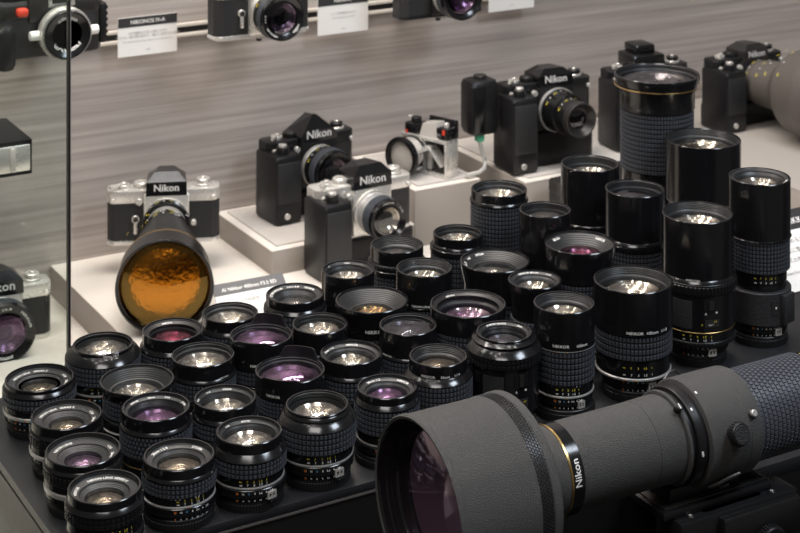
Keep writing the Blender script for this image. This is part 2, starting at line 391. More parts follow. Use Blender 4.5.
def make_lens(name, label, u, v, w, h, spec, g=.62, depth=7, glass='clear', bowlm=None, ring='deep', rings=None, flare=0,
              rg=None, rb=None, text=None, rot=0, wallm='gloss', petal=False, ears=True, steps=3, group=None, sag=.16, capr=.0290,
              nose=None, gold=False, panel=False, ringdepth=4, textz=.006, loc=None, collar=False, apr=None, ns=1, brick=False):
    h = h/1000.0; p, q, Y = at(u, v, h)
    R = w/2*Y/F
    face = atan2(-q, -p)                # angle towards the viewer
    root = thing(name, label, 'camera lens', (p, q, 0), 0, group)
    A0 = face + radians(rot)            # where the index mark sits
    rg = rg*R if rg else max(R*1.02, .0305)
    z = 0; let = MB(); has = False
    ar = apr or min(.0318, rg)
    prev = capr
    toks = spec.split()
    rmax = max(R, rg)
    for t in toks:
        k = t[0]; body = t[1:]; rows = 3
        rad = None
        if '@' in body: body, rad = body.split('@'); rad = float(rad)*R
        if 'r' in body: body, rr_ = body.split('r'); rows = int(rr_)
        hh = float(body)/1000; z1 = z+hh; mb = MB(); ri = g*R+.0012 if z1 > h-depth/1000-.016 else 0
        if k == 'c':
            mb.cyl(capr-.0004, z, z1, 'cap', 64); mb.knurl(capr-.0004, z+.001, z1-.0022, 70, 1, 'cap', .0005, .35); mb.build('rear_cap', root)
        elif k == 'a':
            r = rad or ar
            mb.lathe([(0, z), (r-.003, z), (r-.0006, z+hh*.25), (r-.0003, z+hh*.55), (r, z+hh*.6), (r, z1-.0004), (r-.0004, z1), (0, z1)], 'gloss', 64)
            mb.knurl(r-.0007, z+hh*.28, z+hh*.60, 90, 1, 'satin', .0006, .3); apo = mb.build('aperture_ring', root)
            for i, s_ in enumerate(['22', '16', '11', '8', '5.6', '4', '2.8']):
                a = A0+(i-2)*.155; text_cyl(let, s_, .0017, r+.00012, a, z+hh*.68, 'orange' if i == 0 else ('blue' if i == 2 else 'white'))
                text_cyl(let, s_, .0012, r-.00025, a, z+hh*.12, 'orange' if i == 0 else 'white')
            if ears:
                mb = MB(); ea = A0+.62; er = r+.0005
                mb.arc(r-.0004, er+.0012, ea-.13, ea+.13, z+hh*.55, z+hh*.72, 'chrome'); mb.arc(r-.0004, er+.0012, ea-.13, ea+.13, z+hh*.12, z+hh*.24, 'chrome')
                for d in (-.11, 0, .11): mb.arc(r-.0004, er+.0012, ea+d-.024, ea+d+.024, z+hh*.14, z+hh*.7, 'chrome', 2)
                mb.build('coupling_prong', apo)
        elif k == 's':
            r = (rad or ar+.0006)
            mb.lathe([(ri, z), (r-.0008, z), (r, z+hh*.2), (r, z+hh*.8), (r-.0008, z1), (ri, z1)], 'silver', 72); mb.build('silver_ring', root)
            for i, c_ in enumerate(['orange', 'blue', 'green', 'red', 'yellow', 'blue']):
                let.arc(r-.0001, r+.0002, A0+(i-2.5)*.075-.008, A0+(i-2.5)*.075+.008, z+hh*.25, z+hh*.75, c_, 1)
        elif k == 'n':
            r = rad or ar-.0002
            mb.cyl(r, z, z1, 'gloss', 64, ri=ri); mb.build('scale_band', root)
            sz = min(.0021, hh*.30)
            for i, s_ in enumerate(['∞', '7', '3', '1.5', '1']):
                a = A0+(i-1)*.19-.05
                text_cyl(let, s_, sz, r+.00015, a, z+hh*.55, 'yellow'); text_cyl(let, s_, sz, r+.00015, a+.01, z+hh*.14, 'white')
        elif k == 'g':
            r = (rad or rg)
            mb.cyl(r-.0012, z, z1, 'smoke', 64, ri=ri)
            pitch = .0037; n = int(2*pi*r/pitch)
            mb.knurl(r-.0012, z+.0005, z1-.0005, n, rows, 'rubber', .0013, .38, brick); mb.build('focus_ring', root)
        elif k == 'k':   # fine toothed metal ring
            r = rad or rg
            mb.cyl(r-.0009, z, z1, 'satin', 64, ri=ri); mb.knurl(r-.0009, z+.0004, z1-.0004, int(2*pi*r/.0042), rows if 'r' in t else 1, 'satin', .0009, .34); mb.build('grip_ring', root)
        elif k == 'b' or k == 'm':
            r = rad or rg-.0006
            mb.cyl(r, z, z1, 'gloss' if k == 'b' else 'satin', 64, .0007, ri=ri); mb.build('barrel', root)
        elif k == 'o':
            r = rad or rg
            mb.cyl(r, z, z1, 'gold', 64, .0002, ri=ri); mb.build('gold_line', root)
        elif k == 't':   # taper out to rg
            r = rad or rg
            r = R*1.035; mb.lathe([(ri, z), (prev-.0004, z), (prev, z+.0005), (prev*.55+r*.45, z+hh*.62), (r, z1), (ri, z1)], 'gloss', 72); mb.build('shoulder', root)
        elif k == 'p':   # autofocus body with pebbled panel and switch
            r = rad or rg-.0004
            mb.cyl(r, z, z1, 'gloss', 64); mb.build('barrel', root)
            mb = MB(); mb.arc(r-.0005, r+.0008, A0-.62, A0+.0, z+hh*.10, z+hh*.86, 'panel', 10); mb.build('grip_panel', root)
            mb = MB(); mb.arc(r-.0005, r+.0010, A0+.30, A0+.72, z+hh*.62, z+hh*.90, 'satin', 4); mb.arc(r, r+.0022, A0+.44, A0+.56, z+hh*.64, z+hh*.88, 'gun', 3)
            mb.build('focus_switch', root); mb = MB()
            mb.arc(r-.0005, r+.0012, A0-.92, A0-.72, z+hh*.66, z+hh*.86, 'satin', 3); mb.build('limit_button', root)
            text_cyl(let, 'A', .0022, r+.0002, A0+.36, z+hh*.50, 'white'); text_cyl(let, 'M', .0022, r+.0002, A0+.66, z+hh*.52, 'white')
            mb = MB(); mb.arc(r-.0005, r+.0004, A0+.34, A0+.74, z+hh*.16, z+hh*.36, 'smoke', 4); mb.build('distance_window', root)
            text_cyl(let, '0.6 1', .0018, r+.0006, A0+.50, z+hh*.20, 'white'); text_cyl(let, '4 7', .0018, r+.0006, A0+.62, z+hh*.28, 'yellow')
            text_cyl(let, '5', .0018, r+.0003, A0+.26, z+hh*.20, 'yellow')
        elif k == 'j':   # tripod collar with pebbled skin
            r = rad or rg
            mb.cyl(r, z, z1, 'panel', 64, .001); mb.box(-.009, .009, -.003, .003, z+.002, z1-.002, 'panel', .001, x=Matrix.Rotation(A0+.9+pi/2, 4, 'Z')@Matrix.Translation((0, -(r+.0015), 0)))
            mb.arc(r-.0002, r+.0006, A0+.30, A0+.52, z+hh*.35, z+hh*.78, 'smoke', 3); mb.build('tripod_collar', root)
            mb = MB(); mb.arc(r, r+.0012, A0+.42, A0+.46, z+hh*.54, z+hh*.60, 'white', 1); mb.build('index_dot', root)
        rmax = max(rmax, r if k != 'c' else capr)
        z = z1; prev = r if k != 'c' else capr
    rb_ = rb*R if rb else (prev if abs(prev-R) < .006 else R)
    build_front(root, R, z, h, rb_, g*R, depth/1000, glass, bowlm or 'b_'+glass, ring, rings, flare, wallm, steps, sag=sag, ringdepth=ringdepth/1000)
    if text:
        rt = (rb_ if flare else R)
        for s_, a, zz, sz in text: tm = MB(); text_cyl(tm, s_, sz/1000, rt+.00025, A0+a, z+zz/1000, 'white', True, 1.15); tm.build('engraving', root)
    if let.v: let.build('lettering', root)
    if gold:
        mb = MB(); mb.lathe([(R-.0002, h-.013), (R+.0004, h-.0127), (R+.0004, h-.0119), (R-.0002, h-.0116)], 'gold', 72); mb.build('gold_line', root)
    if petal:
        mb = MB()
        for c0 in (face+pi*.90, face-pi*.10):
            mb = MB()
            n = 16; vs = []; fs = []
            for i in range(n+1):
                a = c0-.62+1.24*i/n; zz = h+(.0085 if c0 > face else .0028)*min(1, min(i, n-i)/2.2)
                for r, z2 in ((R, h-.001), (R+.0006, zz), (R-.0008, zz+.0002), (R-.0016, h-.001)): vs.append((r*cos(a), r*sin(a), z2))
            for i in range(n):
                for k in range(3): fs.append([4*i+k, 4*i+k+1, 4*i+5+k, 4*i+4+k])
            mb.add(vs, fs, 'satin'); mb.build('hood_petal', root)
    placed.append((u, v, p, q, rmax, h))
    return root

G = 'camera lenses standing on the dark platform'
def L(*a, **k): return make_lens('camera_lens', *a, group=G, **k)
SE = [('SERIES E', 70, True), ('NIKON LENS', 118, True), ('1:2.8', 5, True), ('28mm', 330, True), ('NIKON', 225, True)]
def nm(a='NIKKOR', b='28mm', c='1:2.8', base=100): return [(a, base+38, True), (b, base, True), (c, base-32, True), ('573286', base-78, True), (a, base+150, True)]
# front-left column of slim wide-angles
L('slim wide-angle lens with plain silver ring, farthest back along the platform left edge', 39.5, 377, 68, 46, 'c9 a9@1.0 s3.5@1.05 b6@1.04 g11r2@1.07', g=.48, depth=9, glass='amber', bowlm='b_taupe', ring='flat', rings=SE, rot=-25, ears=False)
L('slim wide-angle lens with silver scale ring, second from the back along the left edge', 66.5, 414, 70, 47, 'c9 a9@1.0 s4@1.05 n6@1.03 k8@1.05', g=.46, depth=9, glass='amber', bowlm='b_taupe', ring='flat', rings=SE, rot=5, ears=False)
L('slim wide-angle lens with violet-tinted glass, directly behind the frontmost left corner lens', 83, 449, 75, 46, 'c9 a8@1.0 s5@1.03 n6@1.02 k9@1.05', g=.46, depth=9, glass='purple', bowlm='b_taupe', ring='flat', rings=SE[1:], rot=10, ears=False)
L('slim black wide-angle lens cut by the lower picture edge, frontmost at the left corner', 104.5, 486, 73, 48, 'c9 k9@1.07 n9@1.02 k10r2@1.08', g=.50, depth=9, glass='amber', bowlm='b_taupe', ring='flat', rings=[('NIKON LENS SERIES E', 62, True), ('NIKKOR', 150, True), ('1:2.8', 215, True)], rot=15, ears=False)
L('wide fast lens with a lettered sloping shoulder and bright glass, beside the case glass', 103, 343, 60, 57.4, 'c9 a10 s2 n8 g18r4@1.25 t7', g=.84, depth=4.5, glass='clear', steps=1, rb=1.02, rg=1.25, text=[('50mm 1:1.2', .35, .6, 2.0)], rot=-5)
L('lens with a broad flared conical hood and bright glass, behind the ribbed 28mm lens', 137, 379, 74, 55.8, 'c9 a9 s1.5 n9 g17r4@.92', g=.66, depth=10, glass='clear', ring='cone', flare=.45, rb=.90, rot=10)
L('wide-angle lens with a brick-patterned rubber ring and 28mm on its violet front', 156, 406, 68, 58, 'c10 b6 o1 n7 g20r5@1.06', g=.74, depth=9, glass='purple', ring='flat', rings=nm('NIKKOR', '28mm', '1:2.8', 78), rot=5, brick=True, ringdepth=3)
L('slim wide-angle lens with dark glass and an orange f-number row, second of the front row', 179, 454, 71, 50.8, 'c10 a10 s1.5@1.03 n6@1.0 g12r3@1.05', g=.58, depth=8, glass='amber', bowlm='b_taupe', ring='flat', rings=[('28mm 1:2.8', 112, True), ('573286', 28, True), ('NIKKOR NIKON', 250, True)], rot=12, ears=False)
L('lens with magenta-tinted glass right below the big gold front glass', 173, 329, 61, 60, 'c9 a9 s1.5 n8 g17r4@1.08', g=.74, depth=8, glass='red', rings=[('NIKON', 82, True)], rg=1.08, rot=0)
L('plain black-rimmed lens with bright glass, directly below the magenta-tinted one', 203, 354, 63, 61.1, 'c9 a9 s1.5 n8 g17r4@1.05', g=.84, depth=5, glass='clear', steps=1, text=[('NIKON', .7, 2, 2.2)], rot=0)
L('lens engraved 1:1.8 around bright glass, just in front of the plain-rimmed lens', 225, 397, 62, 55.1, 'c9 a9 s1.5 n8 g14r3@1.07', g=.74, depth=7, glass='clear', ring='flat', rings=[('50mm', 148, True), ('1:1.8', 105, True), ('3734098', 62, True)], rot=0, ringdepth=3)
L('standard lens with amber bright glass and chrome prong, third of the front row', 249, 430, 66, 56.2, 'c10 a10 s1.5@1.08 n7@1.05 g13r3@1.14', g=.74, depth=6.5, glass='clear', ring='flat', rings=[('1:1.8', 115, True), ('4077787', 72, True), ('50mm', 175, True), ('NIKKOR', 205, True)], rot=0, ringdepth=3, rg=1.14)
L('lens with a plain thick rim and bright glass, touching the 400mm sign card\'s lower edge', 230, 312, 56, 61.7, 'c9 a9 s1.5 n8 g20r4@1.12 t4', g=.82, depth=5, glass='clear', steps=1, rb=1.0, rg=1.13, rot=0)
L('fisheye lens with petal hood and violet glass, the one farther back', 261, 334, 63, 66, 'c9 a9 s1.5 n8 g14r3@.98', g=.86, depth=4, glass='purple', steps=1, petal=True, sag=.26, text=[('NIKKOR', -.1, 5, 2.4)], rot=0)
L('fisheye lens with petal hood and violet glass, the one nearer the front row', 290, 369, 70, 60.1, 'c9 a9 s1.5 n8 g15r4@1.0', g=.86, depth=4, glass='purple', steps=1, petal=True, sag=.26, text=[('NIKKOR', -.5, 4, 2.3), ('FISHEYE', .5, 4, 2.3)], rot=0)
L('front-row standard lens with sloping stepped shoulder, largest of the bright-glassed short lenses', 317, 403, 63, 63.2, 'c11 a11 s1.8@1.16 n8@1.14 g19r4@1.25 t7', g=.84, depth=6, glass='clear', steps=1, rb=1.06, rg=1.25, text=[('NIKON', .35, .5, 2.2)], rot=0)
L('short zoom lens with lettering around its small recessed glass, right of the 400mm sign card', 295, 293, 58, 72.1, 'c9 a9 s1.5 n9 k5@1.04 g26r5@1.08', g=.56, depth=8, glass='clear', bowlm='b_taupe', ring='flat', rings=[('ZOOM-NIKKOR', 128, True), ('1:3.5-4.8', 70, True), ('3200896', 25, True)], rot=0, ringdepth=2)
L('plain black lens with bright glass between the two fisheyes and the deep flared lens', 320, 323, 56, 68.7, 'c9 a9 s1.5 n8 g20r4@1.03', g=.86, depth=5, glass='clear', steps=1, text=[('NIKKOR', -.8, 3, 2.0)], rot=0)
L('lens engraved 55mm with coarse checkered ring, between petal-hooded fisheye and flat grey glass', 351, 352, 62, 61.8, 'c9 a9 s1.5 n8 g18r4@1.06', g=.70, depth=7, glass='clear', bowlm='b_clear', ring='flat', rings=[('55mm 1:1.2', 120, True), ('NIKKOR', 60, True)], rot=0, ringdepth=3)
L('wide-angle lens with small violet glass, directly behind the giant hood\'s rim', 387, 386, 60, 61.8, 'c10 a9 s1.5@1.02 n8@1.0 g22r5@1.10', g=.64, depth=7, glass='purple', ring='flat', rings=[('24mm 1:2', 95, True), ('NIKKOR', 20, True), ('NIKON', 190, True)], rot=0, rg=1.10, ringdepth=3)
L('smooth black lens engraved 1:1.8, directly below the chrome-topped camera with motor grip', 348, 269, 53, 83.8, 'c9 a9 s1.5 n8 g18r4@1.03', g=.78, depth=7, glass='clear', ring='flat', rings=[('1:1.8', 118, True), ('1990870', 65, True), ('85mm', 165, True)], ringdepth=2, rot=0)
L('wide lens with grooved flared hood over small brown glass, mid group', 372, 299, 73, 76, 'c9 a9 s1.5 n8 g20r4@.84', g=.56, depth=12, glass='amber', ring='cone', flare=.35, rb=.84, text=[('NIKKOR', .1, 6, 3.2)], rot=0, steps=5)
L('lens with a flat featureless grey front glass, behind the 35mm lens', 408, 324, 58, 75, 'c9 a9 s1.5 n8 g22r5@1.05', g=.90, depth=3, glass='dark', bowlm='b_dark', steps=0, sag=.04, text=[('NIKKOR', -.8, 2.5, 2.0), ('NIKKOR', .9, 2.5, 2.0)], rot=0)
L('35mm lens with lettering on its collar and a tall rubber ring, behind the giant hood', 438, 355, 58, 72.5, 'c10 a9 s1.5 n8 g27r6@1.2 t5', g=.74, depth=8, glass='amber', bowlm='b_taupe', rb=1.02, rg=1.20, text=[('NIKKOR', -.35, 1.5, 2.2), ('35mm', .25, 1.5, 2.2), ('1:1.4', .7, 1.5, 2.2)], rot=0)
L('lens with a double-stepped rim and dark glass, farthest back beside the chrome motor camera\'s lens', 397, 244, 53, 92.8, 'c9 a9 s1.5 n8 g40r8@1.04 b5@1.10 k6@1.10', g=.70, depth=9, glass='clear', bowlm='b_taupe', rg=1.1, rb=.98, rot=0)
L('smooth lens lettered SERIES E on its lower barrel, behind the brown-glassed flared lens', 424, 267, 56, 92.1, 'c9 a9 s1.5 n8 g30r6@.96', g=.78, depth=8, glass='clear', text=[('NIKON LENS SERIES E', .1, 4, 2.0)], rot=0)
L('large-fronted lens with pale violet reflections, behind the macro lens with the switch panel', 468, 303, 76, 82.7, 'c9 a9 s1.5 n8@.80 n10@.85 g26r5@.99', g=.76, depth=11, glass='purple', bowlm='b_clear', rings=[('NIKON', 92, True)], rb=.99, rot=0)
L('autofocus macro lens with a pebbled side panel, sliding switch and deep recessed glass', 504, 331, 56, 84.6, 'c8 a11@1.08 p42@1.24 k10r2@1.34 t8', g=.72, depth=8, glass='dark', bowlm='b_dark', ring='flat', rings=[('AF MICRO NIKKOR', 78, True), ('60mm', 15, True), ('1:2.8', 190, True)], rg=1.28, rb=1.15, rot=0, ringdepth=1.5)
L('short back-row zoom lens with ribbed barrel, left of the long checkered zoom', 458, 232, 50, 98, 'c9 a9 s1.5 n8 g52r10@1.10 b6@1.13', g=.84, depth=6, glass='clear', rg=1.13, rb=1.05, text=[('NIKON', .1, 0, 2.0)], rot=0)
L('wide zoom lens with a broad lettered flared rim, in front of the ribbed zoom lenses', 495, 260, 70, 92, 'c9 a9 s1.5 n8 g30r5@.86', g=.60, depth=9, glass='clear', bowlm='b_taupe', ring='cone', flare=.4, rb=.90, rings=[('ZOOM-NIKKOR', 165, True), ('1:4.5', 122, True), ('399264', 90, True)], rot=0)
L('slim lens with a full ring of lettering around bright glass, behind the 105mm lens', 535, 279, 54, 96.1, 'c9 a9 s1.5 n8 g34r6@.90', g=.66, depth=6, glass='clear', ring='flat', rings=[('NIKKOR 85mm', 75, True), ('1:1.8', 20, True)], ringdepth=1.5, flare=.3, rb=.86, rot=0)
L('tall slim lens lettered 105mm on smooth hood, just right of the macro lens', 564, 302, 61, 101.4, 'c11 a11@.93 s2@.98 n9@.95 g32r6@1.0 s1@1.01', g=.76, depth=8, glass='clear', text=[('NIKKOR', -.1, 3.5, 2.6), ('105mm', .62, 3.5, 2.6)], rot=0, apr=.031)
L('tall zoom lens whose whole barrel is finely checkered rubber, at the back', 499, 188, 56, 131.9, 'c9 a9 s1.5 n8 g92r20@1.02', g=.84, depth=6, glass='clear', steps=1, rb=1.05, rot=0)
L('slim plain black lens standing directly right of the long checkered zoom', 545, 209, 52, 131.9, 'c9 a9 s1.5 n8 g40r8@.98', g=.86, depth=8, glass='clear', bowlm='b_taupe', rot=0)
L('lens with broad flared hood over violet glass and checkered ring, behind the widest 105mm lens', 580, 242, 71, 118.2, 'c9 a9 s1.5 n8@.85 n14@.87 g44r8@.93', g=.58, depth=11, glass='red', bowlm='b_purple', ring='cone', flare=.32, rb=.93, rings=[('NIKON', 108, True), ('NIKKOR', 10, True)], rot=0)
L('tall plain black telephoto lens at the back, left of the giant gold-lined lens', 590, 163, 58, 152, 'c9 a9 s1.5 n8 g50r10@1.0 b14@1.02', g=.84, depth=9, glass='clear', text=[('NIKKOR', .5, -6, 2.0)], rot=0)
L('tall plain black telephoto lens in front of the giant gold-lined lens', 635, 188, 60, 146.2, 'c9 a9 s1.5 n8 g60r12@1.02 b6@1.06', g=.86, depth=8, glass='dark', bowlm='b_taupe', rot=0)
L('105mm lens with very wide front glass and bright silver ring near its base', 633, 279, 79, 108, 'c11@.7 a13@.80 s2.5@.96 n16@.93 g24r4@.985', g=.84, depth=9, glass='clear', bowlm='b_clear', text=[('NIKKOR', .05, 2.5, 2.7), ('105mm', .50, 2.5, 2.7), ('1:1.8', .86, 2.5, 2.7)], rot=0, rg=.985, rb=1.0, apr=.0335, capr=.030)
L('giant telephoto lens with a gold line under its flared front, tallest of all standing lenses', 657, 73, 85, 218.4, 'c9 a9@.64 n10@.66 k22r3@.72 b26@.76 b33@.82 g70r13@.86 b5@.88', g=.90, depth=7, glass='dark', bowlm='b_clear', steps=1, flare=.40, rb=.88, gold=True, rot=0, rg=.86)
L('broad plain black telephoto lens at the back right, beside the giant gold-lined lens', 703, 138, 75, 163.4, 'c9 a9@.78 n10@.8 g64r12@.92 b3@.95 s.6@.97', g=.84, depth=9, glass='clear', bowlm='b_clear', rot=0, rg=.96)
L('autofocus telephoto lens with a tall smooth hood, pebbled panel and gold ring, second from right', 697.5, 212, 71, 146, 'c11@.8 a12@.86 k5@1.06 n9@1.02 o1@1.04 p36@1.04 k11r1@1.09', g=.82, depth=9, glass='clear', bowlm='b_clear', text=[('NIKON', .02, 2.5, 2.6)], rot=-8, rg=1.04, rb=1.05)
L('rightmost telephoto lens with a pebbled tripod collar and long checkered ring', 759.5, 176, 61, 168, 'c11@.8 a12@.90 j34@1.02 b7@.86 n11@.88 g34r8@.98', g=.72, depth=6, glass='clear', bowlm='b_clear', ring='flat', rings=[('NIKKOR', 300, True), ('300mm', 190, True)], rot=5, rb=1.03, ringdepth=1, rg=1.02)
for i in range(len(placed)):
    for j in range(i):
        a, b = placed[i], placed[j]; d = sqrt((a[2]-b[2])**2+(a[3]-b[3])**2)
        if d < a[4]+b[4]: print('OVERLAP', a[:2], b[:2], round(d*1000), round((a[4]+b[4])*1000))

# ------------------------------------------------------------------ the giant telephoto lying in front
AX, AZ = 1.1235, .0455
big = thing('telephoto_lens', 'giant crinkle-black telephoto lens lying on its side across the lower right, hood towards the left', 'camera lens', (.660, AX, AZ))
XR = Matrix.Rotation(radians(90), 4, 'Y')           # lathe z -> world +x
def bl(prof, m, name, parent=big, n=96, knurl=None):
    mb = MB(XR); mb.lathe(prof, m, n)
    if knurl: mb.knurl(*knurl)
    return mb.build(name, parent)
hd = bl([(.065, .0), (.0672, -.0008), (.0682, .001), (.0684, .004), (.0677, .005), (.0672, .070), (.0676, .071)], 'crinkle', 'lens_hood')
bl([(.0672, .071), (.0672, .0712), (.0672, .0825), (.0678, .083), (.0684, .0855), (.0684, .0895), (.066, .0915), (.044, .0965), (.037, .097)], 'crinkle', 'hood_clamp_ring', n=96, knurl=(.0672, .0716, .0823, 150, 5, 'satin', .0006, .3, True))
bl([(.0652, 0), (.0645, .001), (.0635, .002), (.0636, .004), (.0636, .007), (.0622, .008), (.0622, .011), (.0612, .0115), (.0612, .015), (.0603, .0155), (.0595, .017)], 'gloss', 'front_baffle')
mb = MB(XR); N = 14; g = .0596
mb.lathe([(g*cos(i*pi/2/N), .017-.012*sin(i*pi/2/N)**2) for i in range(N)]+[(0, .005)], 'g_tele', 80); mb.build('front_element', big)
mb = MB(XR); mb.lathe([(.0596, .017), (.0585, .035), (.052, .052), (.036, .060), (0, .062)], 'matte', 64); mb.build('inner_barrel', big)
mb = MB(XR); mb.lathe([(.056*i/12, .030-.004*(i/12)**2) for i in range(12, 0, -1)]+[(0, .030)], 'b_tele', 64); mb.build('inner_element', big)
bl([(.034, .096), (.0352, .098), (.0352, .1215)], 'crinkle', 'neck')
mb = MB(XR); mb.lathe([(.0350, .1215), (.0358, .1217), (.0358, .1235), (.0350, .1237)], 'gold', 96); mb.build('gold_line', big)
bl([(.035, .1237), (.0356, .1240), (.0356, .1345), (.0350, .1348)], 'gloss', 'name_band')
mb = MB(XR)
vs, fs = glyphs('Nikon', True)
a0 = radians(180-8)
# lettering runs round the barrel, reading upwards
rr = .03575; sz = .0062
def bang(x): return a0
vv = []
# local lathe angle a -> after rotation: x=(cos a -> -z world), y = sin a -> world y ; viewer side is -y, so a = -90deg; top (world +z) is a=180deg
for X, Y in vs:
    a = radians(-108) - X*sz*1.0/rr      # decreasing angle from -90 to -180 goes up to the top
    vv.append((rr*cos(a), rr*sin(a), .1315-.0005-Y*sz))
mb.add(vv, fs, 'white'); mb.build('lettering', big)
bl([(.0350, .1348), (.0346, .1355), (.0346, .2118), (.0343, .2122), (.0348, .2126), (.0352, .236), (.0350, .2385)], 'crinkle', 'main_barrel')
bl([(.0350, .2385), (.0344, .2390), (.0344, .2402), (.0372, .2406), (.0380, .2415), (.0380, .2430), (.0372, .2436)], 'crinkle', 'drop_in_filter_housing')
XR = Matrix.Translation((-.007, 0, 0)) @ XR
bl([(.0372, .2506), (.0362, .2510), (.0362, .2545), (.0392, .2550), (.0400, .2560), (.0400, .2620), (.0392, .2630), (.0388, .2640), (.0388, .2660)], 'satin', 'rotation_ring')
bl([(.0388, .2660), (.0430, .2668), (.0438, .2680), (.0438, .3080), (.0434, .3084), (.0438, .3088), (.0436, .3200), (.0425, .3225), (.0360, .3230)], 'crinkle', 'tripod_collar')
mb = MB(XR); mb.lathe([(.036, .3225), (.0372, .3228), (.0372, .405), (.036, .4055)], 'rubber', 96)
mb.knurl(.0372, .324, .404, 58, 17, 'rubber', .0012, .28, True); mb.build('focus_ring', big)
mb = MB(XR); mb.lathe([(.036, .405), (.0366, .4055), (.0366, .430), (.034, .431), (.034, .460), (.030, .462), (0, .462)], 'gloss', 80); mb.build('rear_barrel', big)
mb = MB(XR)
for i in range(10):
    for j, (c_, s_) in enumerate((('yellow', '30'), ('white', '10'), ('yellow', '50'))):
        vs, fs = glyphs(s_, True); aa = radians(-150-i*11+60); z0 = .409+j*.0065
        mb.add([(.0368*cos(aa-X*.0034/.0368), .0368*sin(aa-X*.0034/.0368), z0+.003-Y*.0034) for X, Y in vs], fs, c_)
mb.build('distance_scale', big)
# small fittings: knob, screw, dots, slot lines
def radial(a, zz, r):                   # matrix of a fitting pointing outwards, a measured from the viewer side upwards
    A = radians(-90)-a
    X = Vector((cos(A), sin(A), 0)); Zt = Vector((0, 0, 1)); Yv = Zt.cross(X)
    m = Matrix(((Zt.x, Yv.x, X.x, X.x*r), (Zt.y, Yv.y, X.y, X.y*r), (Zt.z, Yv.z, X.z, zz), (0, 0, 0, 1)))
    return XR @ m
mb = MB(radial(.26, .2895, .0432)); mb.cyl(.0075, 0, .0035, 'gun', 40); mb.cyl(.0092, .0035, .0105, 'satin', 40, .0008); mb.knurl(.0092, .0042, .0098, 24, 1, 'satin', .0006, .35)
mb.cyl(.0075, .0105, .0112, 'panel', 40); mb.build('collar_lock_knob', big)
mb = MB(radial(.50, .3125, .0434)); mb.cyl(.0040, 0, .0012, 'gun', 24); mb.cyl(.0030, .0012, .0048, 'silver', 24, .0006); mb.build('strap_stud', big)
mb = MB(radial(.98, .2455, .0378)); mb.cyl(.0035, 0, .006, 'satin', 24, .0006); mb.cyl(.0026, .006, .0066, 'gun', 24); mb.box(-.0004, .0004, -.0024, .0024, .0062, .0070, 'white'); mb.build('filter_lock_button', big)
mb = MB()
for a, z_, r in ((1.16, .2690, .0438), (.90, .2580, .0400), (.02, .2575, .0400), (-.02, .2580, .0400)):
    mb.x = radial(a, z_, r); mb.box(-.0008, .0008, -.0012, .0012, 0, .0005, 'white')
mb.build('index_dot', big)
mb = MB()
for a, z_ in ((.75, .204), (.72, .150), (-.3, .140)):
    mb.x = radial(a, z_, .0346); mb.cyl(.0006, -.0002, .0003, 'smoke', 10)
mb.build('set_screw', big)
# strap lug at the far top and collar lever below
mb = MB(); mb.tube([(.266, .030, .0325), (.272, .032, .0365), (.280, .033, .0370), (.286, .032, .0325)], .0010, 'gun'); mb.build('strap_lug', big)
mb = MB(); mb.tube([(.265, -.030, -.0345), (.273, -.0335, -.0325), (.281, -.036, -.0290), (.293, -.037, -.0270)], .0018, 'gun'); mb.tube([(.276, -.031, -.037), (.283, -.035, -.034)], .0024, 'satin'); mb.build('collar_lever', big)
# foot joining the collar to the mount below
mb = MB(); mb.box(.236, .312, -.016, .016, -.0475, -.036, 'satin', .001); mb.build('foot', big)
# long quick-release rail and clamp
rl = thing('lens_support', 'black slotted rail and clamp block holding the giant telephoto lens from below', 'lens mount', (.935, AX, -.90))
zz = .9
mb = MB(); mb.box(-.052, .066, -.024, .024, zz-.0115, zz-.0045, 'satin', .0012); mb.box(-.048, .062, -.020, .016, zz-.0046, zz-.0030, 'gun', .0006); mb.box(-.043, .056, -.0165, .0125, zz-.0031, zz-.0026, 'blackpanel', .0002); mb.build('rail', rl)
mb = MB(); mb.box(-.042, .086, -.034, -.006, zz-.045, zz-.0118, 'satin', .0015)
mb.box(-.002, .083, -.042, -.033, zz-.044, zz-.0145, 'blackpanel', .002); mb.build('clamp_block', rl)
for x_, y_ in ((-.026, -.026), (.062, -.028)):
    mb = MB(); mb.cyl(.0034, zz-.0119, zz-.0108, 'gun', 20, x=Matrix.Translation((x_, y_, 0))); mb.cyl(.0016, zz-.0109, zz-.0104, 'chrome', 12, x=Matrix.Translation((x_, y_, 0))); mb.build('bolt', rl)
KX = Matrix.Rotation(radians(90), 4, 'X')
mb = MB(Matrix.Translation((-.020, -.034, zz-.034)) @ KX); mb.cyl(.005, 0, .006, 'gun', 24); mb.cyl(.003, .006, .0085, 'chrome', 16); mb.build('side_screw', rl)
mb = MB(Matrix.Translation((.045, -.040, zz-.043)) @ KX); mb.cyl(.014, 0, .010, 'satin', 36, .001); mb.knurl(.014, .001, .009, 36, 1, 'satin', .0008, .35); mb.build('clamp_knob', rl)
mb = MB(); mb.box(-.015, .055, -.030, .020, zz-.075, zz-.0118, 'satin', .003); mb.cyl(.035, 0.0, zz-.07, 'satin', 40, .002, x=Matrix.Translation((.02, 0, 0))); mb.build('post', rl)

